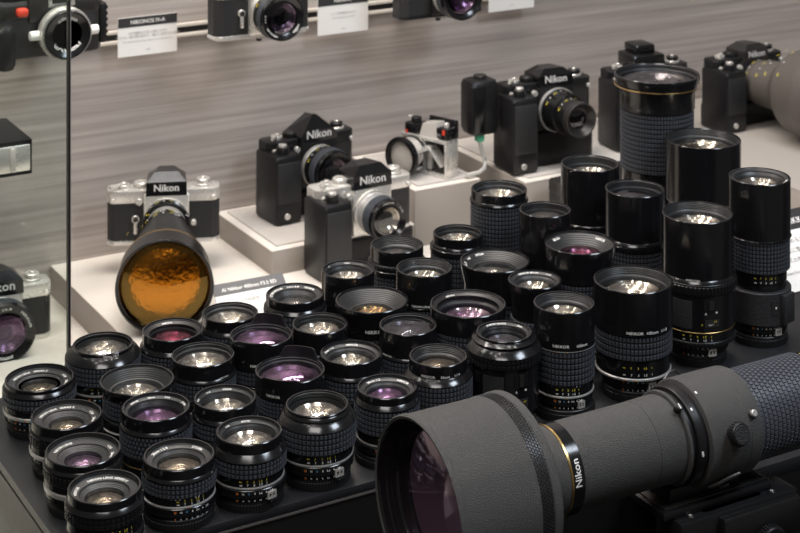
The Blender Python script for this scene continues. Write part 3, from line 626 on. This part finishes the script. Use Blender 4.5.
# ------------------------------------------------------------------ film cameras
LX = Matrix.Rotation(radians(90), 4, 'X')           # lathe z -> -y (towards the viewer side of a camera)
def cam_lens(root, cx, cz, y0, segs, glass='clear', grad=.72, depth=.004, gsag=.15, marks=True, name='lens', tilt=0, lettering=None, bowlm=None):
    """segs: (radius, length, kind) from the body outwards."""
    X = Matrix.Translation((cx, y0, cz)) @ Matrix.Rotation(tilt, 4, 'X') @ LX
    z = 0; objs = []
    for i, s_ in enumerate(segs):
        r, l, k = s_[:3]; r1 = s_[3] if len(s_) > 3 else r
        mb = MB(X); last = i == len(segs)-1
        if last:
            g = r1*grad
            mb.lathe([(0, z), (r, z), (r1, z+l-.0006), (r1-.0006, z+l), (r1-.0022, z+l), (g+.0015, z+l-depth), (g, z+l-depth-.0005), (g*.9, z+l-depth-.008), (0, z+l-depth-.009)], k, 56)
        else: mb.lathe([(0, z), (r-.0003, z), (r, z+.0003), (r1, z+l-.0003), (r1-.0003, z+l), (0, z+l)], k, 56)
        if k == 'rubber' or (len(s_) > 4 and s_[4]): mb.knurl((r+r1)/2, z+.0006, z+l-.0006, int(2*pi*r/.004), max(1, int(l/.004)), k, .0008, .3)
        mb.build({'rubber': 'lens_focus_ring', 'silver': 'lens_silver_ring', 'chrome': 'lens_chrome_ring'}.get(k, 'lens_barrel'), root)
        if marks and k in ('gloss', 'satin', 'greytele') and not last and l > .006:
            mb = MB(X)
            for j, t_ in enumerate(['16', '11', '8', '5.6', '4', '2.8']): text_cyl(mb, t_, .0032, max(r, r1)+.0003, radians(60+j*18), z+l*.3, 'yellow' if j % 2 else 'white')
            mb.build('lens_lettering', root)
        z += l
    mb = MB(X); r1 = segs[-1][3] if len(segs[-1]) > 3 else segs[-1][0]; g = r1*grad; zg = z-depth-.0005
    mb.lathe([(g*cos(i*pi/16), zg+g*gsag*sin(i*pi/16)**2) for i in range(8)]+[(0, zg+g*gsag)], 'g_'+glass, 48); mb.build('front_element', root)
    mb = MB(X); cv = -1 if glass == 'gold' else 1; e = .995 if glass == 'gold' else .85
    mb.lathe([(g*e*i/12, zg-.007+cv*(.009 if cv > 0 else .018)*((i/12)**2-(0 if cv > 0 else .6))) for i in range(12, 0, -1)]+[(0, zg-.007+(0 if cv > 0 else .0108))], bowlm or 'b_'+glass, 40); mb.build('inner_element', root)
    if lettering:
        mb = MB(X)
        for t_, a in lettering: text_ring(mb, t_, (r1-g)*.42, g+(r1-g)*.30, radians(a), lambda q: z-depth+(q-g)/(r1-g)*depth*.8+.0008, 'white', True)
        mb.build('lens_name_lettering', root)

def body_outline(w, d, ch=.010):
    x, y = w/2, d/2
    return [(-x, -y+ch), (-x+ch*.5, -y+ch*.25), (-x+ch, -y), (x-ch, -y), (x-ch*.5, -y+ch*.25), (x, -y+ch), (x, y-ch*.6), (x-ch*.6, y), (-x+ch*.6, y), (-x, y-ch*.6)]

def film_camera(label, loc, rz, plate='chrome', prism='gloss', prism_type='wedge', w=.148, d=.036, hb=.070, motor=None, lens=None, name='Nikon',
                namesize=.0075, base=0., cat='camera', lever=True, group=None, glass='clear', lensx=.006, tilt=0, prh=.026, prw=.056, lettering=None, gsag=.15, grad=.72, ldepth=.004, bowlm=None, timer=True, top=True):
    r = thing('film_camera', label, cat, loc, rz, group or ('cameras on the wall rail' if loc[2] > .05 else 'cameras on the pale stands'))
    z0 = base
    if motor:
        # motor drive: base block and a vertical grip on the viewer's left
        mb = MB(); mb.prism(body_outline(w+.004, d+.012), 0, base, 'satin', .003); mb.build('motor_base', r)
        gx0 = -w/2-.006; gx1 = gx0+.044
        mb = MB(); mb.box(gx0, gx1, -d/2-.030, d/2-.004, 0.0, base+hb-.012, 'satin' if motor != 'panel' else 'gun', .005)
        mb.box(gx0+.003, gx1-.003, -d/2-.0315, -d/2-.029, .030, base+hb-.022, 'leather', .001)
        mb.cyl(.009, base+hb-.0125, base+hb-.003, 'satin', 30, x=Matrix.Translation((gx0+.020, -d/2-.014, 0))); mb.build('motor_grip', r)
        mb = MB(); mb.cyl(.006, base+hb-.003, base+hb+.001, 'chrome', 24, x=Matrix.Translation((gx0+.020, -d/2-.014, 0))); mb.build('shutter_button', r)
        mb = MB(Matrix.Translation((gx0+.018, -d/2-.030, .012)) @ LX); mb.cyl(.0045, 0, .003, 'chrome', 20); mb.build('connector_cap', r)
    mb = MB(); mb.prism(body_outline(w, d), z0+.006, z0+hb-.017, 'leather', 0); mb.build('body', r)
    mb = MB(); mb.prism(body_outline(w+.001, d+.001), z0, z0+.0062, plate, .0012); mb.build('bottom_plate', r)
    mb = MB(); mb.prism(body_outline(w+.001, d+.001), z0+hb-.0172, z0+hb, plate, .0018); mb.build('top_plate', r)
    zt = z0+hb
    # mirror box front and mount ring
    mb = MB(); mb.box(lensx-.031, lensx+.031, -d/2-.007, -d/2+.004, z0+.004, zt-.004, plate if plate == 'chrome' else 'satin', .003); mb.build('mirror_box_front', r)
    mb = MB(Matrix.Translation((lensx, -d/2-.007, z0+.034)) @ LX); mb.lathe([(0, 0), (.0305, 0), (.031, .0006), (.031, .0035), (.028, .004), (0, .004)], 'chrome', 56); mb.build('mount_ring', r)
    # prism
    cx = lensx; pw = prw/2; mb = MB()
    if prism_type == 'wedge':
        y0, y1 = -d/2-.007, d/2+.003; zp = zt+prh*.84
        vs = [(cx-pw, y0, zt-.006), (cx+pw, y0, zt-.006), (cx+pw, y1, zt-.006), (cx-pw, y1, zt-.006),
              (cx-pw*.97, y0, zt+prh*.42), (cx+pw*.97, y0, zt+prh*.42), (cx+pw*.92, y1, zt+prh*.40), (cx-pw*.92, y1, zt+prh*.40),
              (cx-pw*.56, y0+.007, zp), (cx+pw*.56, y0+.007, zp), (cx+pw*.36, y1-.008, zp-.001), (cx-pw*.36, y1-.008, zp-.001)]
        fs = [[3, 2, 1, 0], [0, 1, 5, 4], [1, 2, 6, 5], [2, 3, 7, 6], [3, 0, 4, 7], [4, 5, 9, 8], [5, 6, 10, 9], [6, 7, 11, 10], [7, 4, 8, 11], [8, 9, 10, 11]]
        mb.add(vs, fs, prism); tf = y0-.0005
    elif prism_type == 'peak':
        y0, y1 = -d/2-.007, d/2+.003; zp = zt+prh
        vs = [(cx-pw, y0, zt-.006), (cx+pw, y0, zt-.006), (cx+pw, y1, zt-.006), (cx-pw, y1, zt-.006),
              (cx-pw, y0, zt+.003), (cx+pw, y0, zt+.003), (cx+pw, y1, zt+.004), (cx-pw, y1, zt+.004), (cx-pw*.10, y0+.014, zp), (cx+pw*.10, y0+.014, zp), (cx, y1-.006, zp-.003),
              (cx-pw*.8, y0, zt+.010), (cx+pw*.8, y0, zt+.010)]
        fs = [[3, 2, 1, 0], [0, 1, 5, 4], [1, 2, 6, 5], [2, 3, 7, 6], [3, 0, 4, 7], [4, 5, 12, 11], [11, 12, 9, 8], [5, 6, 12], [12, 6, 10, 9], [6, 7, 10], [7, 4, 11], [7, 11, 8, 10], [8, 9, 10]]
        mb.add(vs, fs, prism); tf = y0-.0005
    else:   # boxy finder
        y0, y1 = -d/2-.010, d/2+.006
        mb.box(cx-pw, cx+pw, y0, y1, zt-.006, zt+prh*.62, prism, .003); mb.box(cx-pw*.62, cx+pw*.62, y0+.012, y1-.002, zt+prh*.6, zt+prh, prism, .003); tf = y0-.0005
    fixn(mb.build('pentaprism', r, smooth=prism_type == 'box'))
    mb = MB(); text_flat(mb, name, namesize, 'white', Matrix.Translation((cx, tf, zt+.0005 if prism_type != 'peak' else zt-.0005)), True, 1.05); mb.build('nameplate_lettering', r)
    # shoe on top of prism
    # dials
    mb = MB(); mb.cyl(.0105, zt, zt+.007, 'chrome' if plate == 'chrome' else 'satin', 36, .0008, x=Matrix.Translation((-w/2+.046, .002, 0))); mb.knurl(.0105, zt+.001, zt+.006, 36, 1, 'chrome' if plate == 'chrome' else 'gun', .0005, .3, x=Matrix.Translation((-w/2+.046, .002, 0))); mb.build('shutter_dial', r)
    mb = MB(); mb.cyl(.0085, zt, zt+.0045, 'chrome', 30, x=Matrix.Translation((-w/2+.022, .0, 0))); mb.cyl(.004, zt+.0045, zt+.008, 'chrome', 20, x=Matrix.Translation((-w/2+.022, -.002, 0)))
    mb.tube([(-w/2+.022, 0, zt+.0060), (-w/2+.012, -.012, zt+.0060), (-w/2+.004, -.019, zt+.0058)], .0022, 'chrome'); mb.build('advance_lever', r)
    mb = MB(); mb.cyl(.0115, zt, zt+.0035, 'chrome', 36, x=Matrix.Translation((w/2-.022, .0, 0))); mb.cyl(.0095, zt+.0035, zt+.0095, 'chrome' if plate == 'chrome' else 'satin', 36, .0008, x=Matrix.Translation((w/2-.022, .0, 0)))
    mb.cyl(.0035, zt+.0095, zt+.0115, 'chrome', 16, x=Matrix.Translation((w/2-.022, .0, 0))); mb.build('rewind_knob', r)
    for s_ in (-1, 1):
        mb = MB(Matrix.Translation((s_*(w/2-.008), -d/2, zt-.012)) @ LX); mb.cyl(.0034, -.001, .004, 'chrome', 20); mb.build('strap_lug', r)
    if timer:
        mb = MB(Matrix.Translation((lensx-.042, -d/2, z0+.036)) @ LX); mb.cyl(.0052, 0, .004, 'chrome', 24); mb.cyl(.0035, .004, .0055, 'gun', 20)
        mb.x = Matrix.Translation((0, 0, 0)); mb.box(lensx-.0445, lensx-.0395, -d/2-.005, -d/2-.002, z0+.016, z0+.036, 'chrome', .0012); mb.build('self_timer_lever', r)
        mb = MB(Matrix.Translation((lensx-.037, -d/2-.004, zt-.013)) @ LX); mb.cyl(.0044, 0, .006, 'chrome', 22); mb.build('preview_button', r)
        mb = MB(Matrix.Translation((lensx+.037, -d/2-.002, z0+.030)) @ LX); mb.cyl(.0038, 0, .007, 'chrome', 22); mb.build('lens_release_button', r)
    if lens: cam_lens(r, lensx, z0+.034, -d/2-.011, lens, glass, grad, ldepth, gsag, tilt=tilt, lettering=lettering, bowlm=bowlm)
    return r

def wp(u, v, z): p = at(u, v, z); return (p[0], p[1], z)
# F2 with the gold-fronted telephoto
c = film_camera('silver and black film camera carrying a huge telephoto lens with a gold reflecting front glass', (.873, 2.180, -.095), radians(-22.5), 'chrome', 'gloss', 'wedge', w=.153, base=.0, prh=.030, prw=.056, hb=.074,
    lens=[(.031, .012, 'gloss'), (.026, .016, 'silver'), (.028, .024, 'gloss', .030), (.031, .026, 'satin', .036), (.036, .094, 'satin', .056), (.0575, .005, 'gold'), (.058, .040, 'gloss', .0610)], glass='gold', grad=.93, ldepth=.005, gsag=.30, tilt=radians(3.0), bowlm='b_gold', lensx=.004, namesize=.0095)
t = thing('display_block', 'small clear block under the body of the gold-fronted telephoto camera', 'display block', (.873, 2.185, -.1348), radians(-20))
mb = MB(); mb.box(-.04, .04, -.015, .015, 0, .0393, 'acryl', .001); mb.build('block', t)

# black F with motor drive on the first box stand
K_ = wp(300, 215, -.0975)
film_camera('all-black film camera with pointed prism and motor grip on the low pale stand', (K_[0]+.022, K_[1]+.022, -.0975), radians(4), 'satin', 'gloss', 'peak', w=.146, base=.034, motor='m', hb=.076, prh=.030, prw=.062,
    lens=[(.029, .006, 'silver'), (.031, .014, 'satin'), (.032, .014, 'rubber'), (.0315, .008, 'gloss')], glass='clear', bowlm='b_purple', namesize=.0115)
# chrome F2 with motor drive in front
L_ = wp(352, 262, -.1345)
film_camera('chrome-topped film camera with black motor grip, in front of the pointed-prism camera', (L_[0]+.006, L_[1]-.012, -.1345), radians(2), 'chrome', 'gloss', 'wedge', w=.153, base=.044, motor='m', hb=.074, prh=.030, prw=.062,
    lens=[(.028, .004, 'silver'), (.027, .010, 'silver', .028, True), (.0280, .018, 'rubber'), (.0285, .008, 'gloss')], glass='clear', bowlm='b_clear', namesize=.0115, lettering=[('NIKKOR', 90), ('1:1.4', 30)])
# cutaway camera
M_ = wp(430, 172, -.0503)
cu = thing('cutaway_camera', 'sectioned film camera showing its lens elements and clear prism, on the higher pale box stand', 'camera', M_, radians(-70)); cu.scale = (.86, .86, .86)
mb = MB(Matrix.Translation((-.018, -.018, .034)) @ LX)
mb.lathe([(.029, .030), (.034, .032), (.034, .040), (.028, .042), (.026, .036)], 'gloss', 48); mb.knurl(.0335, .032, .040, 40, 1, 'gloss', .001, .35); mb.build('lens_rim', cu)
for i, (r_, z_, b_) in enumerate(((.026, .034, .004), (.024, .022, -.003), (.021, .010, .003))):
    mb = MB(Matrix.Translation((-.018, -.018, .034)) @ LX); mb.lathe([(0, z_+b_), (r_*.6, z_+b_*.6), (r_, z_), (r_, z_-.006), (r_*.6, z_-.006-b_*.3), (0, z_-.006)], 'plate', 40); mb.build('lens_element', cu)
mb = MB(Matrix.Translation((-.018, -.018, .034)) @ LX)
for a_, b_ in ((pi*.1, pi*.9), (pi*1.05, pi*1.7)):
    mb.arc(.025, .029, a_, b_, 0, .030, 'chrome', 14)
mb.arc(.027, .031, pi*.2, pi*.8, .004, .010, 'smoke', 10); mb.build('cut_barrel', cu)
mb = MB()
for bx in ((-.052, -.047, .004, .062), (.044, .049, .004, .062)): mb.box(bx[0], bx[1], -.016, .016, bx[2], bx[3], 'chrome', .001)
mb.box(-.052, .049, -.016, .016, .0, .006, 'chrome', .001); mb.box(-.052, .049, -.016, .016, .058, .064, 'chrome', .001); mb.box(-.005, -.001, -.014, .014, .006, .058, 'silver', .0005)
mb.box(.016, .044, -.010, .012, .006, .018, 'gun', .001); mb.box(.004, .014, -.014, .0, .010, .050, 'silver', .001); mb.build('cut_body_frame', cu)
mb = MB(); mb.box(-.048, .044, .008, .015, .006, .058, 'smoke'); mb.build('film_chamber', cu)
mb = MB(Matrix.Translation((.022, -.006, .034)) @ Matrix.Rotation(radians(45), 4, 'Y')); mb.box(-.022, .022, -.012, .012, -.001, .001, 'chrome'); mb.build('reflex_mirror', cu)
mb = MB(); mb.add([(-.012, -.014, .064), (.030, -.014, .064), (.030, .014, .064), (-.012, .014, .064), (-.006, -.012, .086), (.022, -.012, .090), (.022, .012, .090), (-.006, .012, .086)],
    [[3, 2, 1, 0], [0, 1, 5, 4], [1, 2, 6, 5], [2, 3, 7, 6], [3, 0, 4, 7], [4, 5, 6, 7]], 'plate'); mb.build('glass_prism', cu, False)
mb = MB(); mb.box(-.046, -.016, -.014, .014, .064, .082, 'gloss', .003); mb.cyl(.009, .082, .090, 'satin', 24, x=Matrix.Translation((-.030, 0, 0))); mb.box(.024, .050, -.014, .014, .064, .084, 'gloss', .003); mb.box(-.012, .050, .012, .017, .064, .094, 'gloss', .002); mb.build('cut_top_cover', cu)
mb = MB(); mb.box(.040, .044, -.016, -.014, .074, .082, 'red'); mb.build('red_mark', cu); mb = MB(); mb.box(-.042, -.039, -.016, -.014, .064, .069, 'red'); mb.build('red_mark', cu)
mb = MB()
for x_ in (-.040, .040): mb.cyl(.0045, .084, .092, 'chrome', 18, x=Matrix.Translation((x_, -.004, 0)))
mb.build('chrome_post', cu)

# F3 with motor drive and macro lens, battery pack hanging at left
N_ = wp(545, 163, -.0503)
n_ = film_camera('large black film camera with macro lens and a side battery pack on a cable', (N_[0]+.005, N_[1]+.010, -.0503), radians(-4), 'satin', 'gloss', 'wedge', w=.150, base=.050, motor='m', hb=.074, prh=.024, prw=.060,
    lens=[(.033, .005, 'silver'), (.0315, .030, 'gloss', .029), (.0265, .022, 'gloss', .0255), (.0255, .012, 'gun')], glass='dark', bowlm='b_dark', grad=.55, ldepth=.010, namesize=.0105)
bp = MB(); bp.box(-.135, -.086, -.020, .022, .055, .138, 'satin', .010); bp.box(-.131, -.112, -.0215, -.018, .060, .130, 'gloss', .002); bp.cyl(.010, .138, .142, 'gun', 28, x=Matrix.Translation((-.110, 0, 0))); bp.build('battery_pack', n_)
bp = MB(); bp.box(-.118, -.106, -.008, .004, .044, .056, 'green', .002); bp.tube([(-.112, -.002, .046), (-.108, -.002, .030), (-.104, -.004, .014), (-.108, -.010, .006), (-.122, -.018, .003), (-.145, -.022, .003)], .0032, 'cable'); bp.build('cable', n_)
# camera peeping behind the tall lenses
O_ = wp(532, 214, -.1345)
film_camera('dark grey film camera, mostly hidden, its prism showing above the slim plain lens', (at(528, 205, -.1345)[0], 1.98, -.1345), radians(0), 'gun', 'gun', 'wedge', w=.146, base=.020, hb=.074, prh=.024, prw=.058,
    lens=[(.030, .006, 'silver'), (.031, .016, 'silver')], namesize=.0085)
# black camera behind the giant lens
P_ = wp(640, 140, -.0503)
film_camera('black motor-drive camera almost wholly hidden behind the giant gold-lined lens', (P_[0]+.008, P_[1]-.002, -.0503), radians(-6), 'satin', 'gloss', 'box', w=.146, base=.046, motor='m', hb=.072, prh=.036, prw=.056, lens=[(.030, .03, 'gloss')], namesize=.007, lensx=-.008)
# camera with big grey telephoto
Q_ = wp(757, 125, -.0503)
film_camera('black film camera carrying the huge pale grey telephoto lens at the right edge', (Q_[0]-.003, Q_[1]+.030, -.0503), radians(2), 'satin', 'gun', 'wedge', w=.148, base=.036, motor='m', hb=.074, prh=.024, prw=.052,
    lens=[(.034, .018, 'greytele', .037), (.037, .045, 'greytele', .040), (.042, .030, 'greytele', .062), (.064, .050, 'greytele', .072), (.073, .055, 'greytele', .074)], glass='dark', grad=.9, ldepth=.02, namesize=.0100, tilt=radians(-3))
# left camera behind the glass
H_ = wp(-10, 342, -.1758)
film_camera('chrome-topped film camera cut by the left picture edge, violet lens glass, behind the glass pane', (H_[0], H_[1], -.1758), radians(-4), 'chrome', 'gloss', 'wedge', w=.153, base=0, hb=.072, prh=.028, prw=.064,
    lens=[(.031, .004, 'silver'), (.033, .010, 'satin'), (.036, .018, 'rubber'), (.037, .010, 'gloss')], glass='purple', bowlm='b_purple', grad=.70, namesize=.0115, lettering=[('NIKKOR', 30), ('1:1.4', 90), ('50mm', 270)])

# ---- cameras on the wall rail
def wall_bracket(x, y, z, label):
    b = thing('wall_bracket', label, 'bracket', (x, QW, zr), 0, 'clear brackets on the wall rail')
    mb = MB(); mb.box(-.008, .008, -.012, -.004, -.012, .010, 'acryl', .001); mb.box(-.006, .006, y-QW-.012, -.006, z-zr-.004, z-zr, 'acryl', .0008)
    if z < zr-.012: mb.box(-.006, .006, -.012, -.006, z-zr-.004, -.006, 'acryl', .0008)
    else: mb.box(-.006, .006, -.012, -.006, -.006, z-zr, 'acryl', .0008)
    mb.build('arm', b)
    mb = MB(); mb.cyl(.004, z-zr-.009, z-zr-.004, 'gun', 18, x=Matrix.Translation((0, y-QW, 0))); mb.build('screw', b)
qc = 2.15
A_ = at_q(45, 56, qc); 
n4 = thing('underwater_camera', 'chunky black underwater camera with an orange-red button and two white lens knobs, upper left', 'camera', (A_[0], qc, A_[2]), 0)
mb = MB(); mb.prism(body_outline(.148, .042, .014), .004, .078, 'leather', .004); mb.build('body', n4)
mb = MB(); mb.prism(body_outline(.150, .044, .014), .056, .076, 'gun', .003); mb.prism([(-.030, -.026), (.036, -.026), (.036, .02), (-.030, .02)], .050, .092, 'gun', .004, corner=True); mb.build('top_cover', n4)
mb = MB(); mb.box(-.076, -.050, -.045, -.018, -.006, .054, 'satin', .009); mb.build('grip', n4)
mb = MB(); mb.box(-.046, -.031, -.031, -.019, .060, .071, 'red', .003); mb.build('release_button', n4)
mb = MB(); mb.cyl(.016, .076, .088, 'satin', 30, x=Matrix.Translation((-.045, 0, 0))); mb.knurl(.016, .078, .086, 26, 1, 'satin', .0012, .4, x=Matrix.Translation((-.045, 0, 0))); mb.build('dial', n4)
mb = MB(); mb.box(.070, .080, -.016, .014, .012, .066, 'satin', .003)
for j in range(6): mb.box(.079, .082, -.014, .012, .016+j*.008, .021+j*.008, 'satin', .001)
mb.build('side_latch', n4)
cam_lens(n4, .014, .036, -.020, [(.034, .012, 'satin'), (.0345, .010, 'chrome'), (.0335, .006, 'chrome'), (.031, .004, 'gloss')], 'dark', .45, .006, marks=False, lettering=[('28mm', 90), ('NIKKOR', 270), ('1:2.8', 300)], bowlm='b_purple')
for s_ in (-1, 1):
    mb = MB(Matrix.Translation((.014, -.036, .036))); mb.cyl(.0062, .032, .046, 'white', 24, .001, x=Matrix.Rotation(s_*radians(90), 4, 'Y')); mb.build('lens_knob', n4)
mb = MB(); mb.box(-.004, .032, -.027, -.022, .068, .100, 'silver', .001); mb.box(.001, .027, -.0275, -.0215, .073, .101, 'smoke', .0005); mb.build('finder_frame', n4)
wall_bracket(A_[0]+.02, qc-.0, A_[2]+.0035, 'clear bracket from the rail carrying the underwater camera')
C_ = at_q(259, 34, qc)
film_camera('silver and black film camera with greenish lens glass on the wall rail, upper middle-left', (C_[0], qc, C_[2]), 0, 'chrome', 'chrome', 'wedge', w=.146, hb=.074, prh=.02, prw=.056,
    lens=[(.030, .006, 'silver'), (.0315, .012, 'satin'), (.032, .012, 'rubber'), (.032, .008, 'gloss')], glass='dark', bowlm='b_purple', timer=True, lettering=[('NIKKOR', 230), ('50mm', 320), ('1:1.4', 180)])
wall_bracket(C_[0], qc, C_[2]-.0005, 'clear bracket from the rail carrying the silver and black camera')
E_ = at_q(438, 14, qc)
film_camera('black film camera cut by the top picture edge, on the wall rail in the middle', (E_[0], qc, E_[2]), 0, 'satin', 'gloss', 'wedge', w=.142, hb=.074, prh=.02, prw=.056,
    lens=[(.030, .008, 'silver'), (.0325, .014, 'rubber'), (.033, .012, 'gloss')], glass='purple', bowlm='b_purple', timer=False)
wall_bracket(E_[0], qc, E_[2]-.0005, 'clear bracket from the rail carrying the black camera at the top edge')

# flash unit at far left
G_ = at_q(4, 170, 2.05)
fl = thing('flash_unit', 'black electronic flash with a bright ribbed window, cut by the left picture edge', 'flash', (G_[0], 2.05, G_[2]), 0)
mb = MB(); mb.add([(-.06, -.03, 0), (.026, -.03, 0), (.026, .045, 0), (-.06, .045, 0), (-.06, -.03, .042), (.026, -.03, .042), (.016, .045, .052), (-.06, .045, .052)],
   [[3, 2, 1, 0], [0, 1, 5, 4], [1, 2, 6, 5], [2, 3, 7, 6], [3, 0, 4, 7], [4, 5, 6, 7]], 'satin'); mb.build('flash_head', fl, False)
mb = MB(); mb.box(-.056, .023, -.0335, -.0302, .005, .037, 'chrome', .001)
for j in range(3): mb.box(-.05+j*.024, -.044+j*.024, -.036, -.0333, .007, .035, 'plate', .0008)
mb.build('flash_window', fl)
mb = MB(); mb.tube([(0, .03, .02), (0, QW-2.05, .02)], .004, 'gun'); mb.build('mount_rod', fl)

# ------------------------------------------------------------------ cards
def card(label, x0, x1, z0, z1, q, header, lines, hcol='header', hs=.0055):
    t = thing('sign_card', label, 'sign', ((x0+x1)/2, q, z0), 0, 'sign cards on the wall rail'); w = (x1-x0)/2; h = z1-z0; hh = h*.25
    mb = MB(); mb.box(-w, w, 0, .0015, 0, h, 'paper'); mb.build('card', t)
    mb = MB(); mb.box(-w, w, -.0003, -.0001, h-hh, h, hcol); mb.build('header_band', t)
    mb = MB(); text_flat(mb, header, hs, 'white', Matrix.Translation((0, -.0005, h-hh*.70)), True)
    for i, (s_, zf, sz) in enumerate(lines): text_flat(mb, s_, sz, 'ink', Matrix.Translation((0, -.0004, h*zf)))
    mb.build('lettering', t)
    mb = MB(); mb.box(-.01, .01, .0015, QW-q-.0005 if QW-q < .1 else .01, h*.5, h*.55, 'acryl'); mb.build('clip', t)
    return t
qs = 2.235
a = at_q(118, 58, qs); b = at_q(177, 13, qs); a2 = at_q(118, 19, qs)
card('leftmost white sign card on the rail, beside the chunky underwater camera', a[0], b[0], a[2], a2[2], qs, 'NIKONOS IV-A', [('水中撮影のために設計された', .56, .0032), ('プロから一般の愛好家まで、幅広く支持された機種', .47, .0030), ('The camera with automatic exposure for underwater use', .36, .0023), ('1980', .12, .0024)])
a = at_q(318, 36, qs); b = at_q(368, 30, qs); hgt = .0575
card('white sign card on the rail between the silver camera and the black camera', a[0], b[0], a[2], a[2]+hgt, qs, 'NIKON F', [('レンズ交換式カメラ', .50, .0034), ('The first professional model', .40, .0024), ('1959', .10, .0024)])
a = at_q(489, 12.5, qs); b = at_q(534, 8, qs)
card('rightmost white sign card on the rail, cut by the top picture edge', a[0], b[0], a[2], a[2]+hgt, qs, 'NIKON F2', [('1971', .12, .0024), ('カメラの歴史', .50, .0034)])
# tilted card in front of the left stand
def tilt_card(label, loc, rz, tilt, w, h, header, lines, hcol, hs, hfrac=.3):
    t = thing('sign_card', label, 'sign', loc, rz)
    X = Matrix.Rotation(-tilt, 4, 'X')
    mb = MB(X); mb.box(-w/2, w/2, 0, .0015, 0, h, 'paper'); mb.build('card', t)
    mb = MB(X); mb.box(-w/2, w/2, -.0003, -.0001, h*(1-hfrac), h, hcol); mb.build('header_band', t)
    mb = MB(X); text_flat(mb, header, hs, 'white', X.inverted() @ X @ Matrix.Translation((0, -.0005, h*(1-hfrac*.72))), True)
    for s_, zf, sz in lines: text_flat(mb, s_, sz, 'ink', Matrix.Translation((0, -.0004, h*zf)))
    mb.build('lettering', t)
    mb = MB(); mb.add([(-.01, h*.6*sin(tilt)+.002, h*.6*cos(tilt)), (.01, h*.6*sin(tilt)+.002, h*.6*cos(tilt)), (.01, h*sin(tilt)+.01, .0), (-.01, h*sin(tilt)+.01, .0)], [[0, 1, 2, 3]], 'paper'); mb.add([(-.01, h*.6*sin(tilt)+.003, h*.6*cos(tilt)), (.01, h*.6*sin(tilt)+.003, h*.6*cos(tilt)), (.01, h*sin(tilt)+.011, .0), (-.01, h*sin(tilt)+.011, .0)], [[3, 2, 1, 0]], 'paper'); mb.build('stand_flap', t)
    return t
p = at(262, 318, -.134)
tilt_card('white sign card with grey header reading 400mm, leaning beside the gold glass', (p[0]-.004, p[1]-.006, -.134), radians(-2), radians(52), .100, .060, 'AI Nikkor 400mm F3.5 ED', [('大口径超望遠レンズ', .50, .0040), ('Telephoto lens for sports', .36, .0030), ('and news photography', .24, .0030)], 'headgrey', .0050, .28)
p = at(818, 300, .001)
tilt_card('large white sign card with dark header on the platform behind the rightmost lens', (p[0]+.025, p[1]+.03, .001), radians(0), radians(62), .150, .110, 'ニッコールレンズ  NIKKOR', [('大切な一瞬を写し止めるために', .58, .0055), ('世界中の写真家に愛されて', .46, .0055), ('きたレンズの数々です', .34, .0055), ('Lenses for the F mount', .20, .0045)], 'header', .0085, .26)
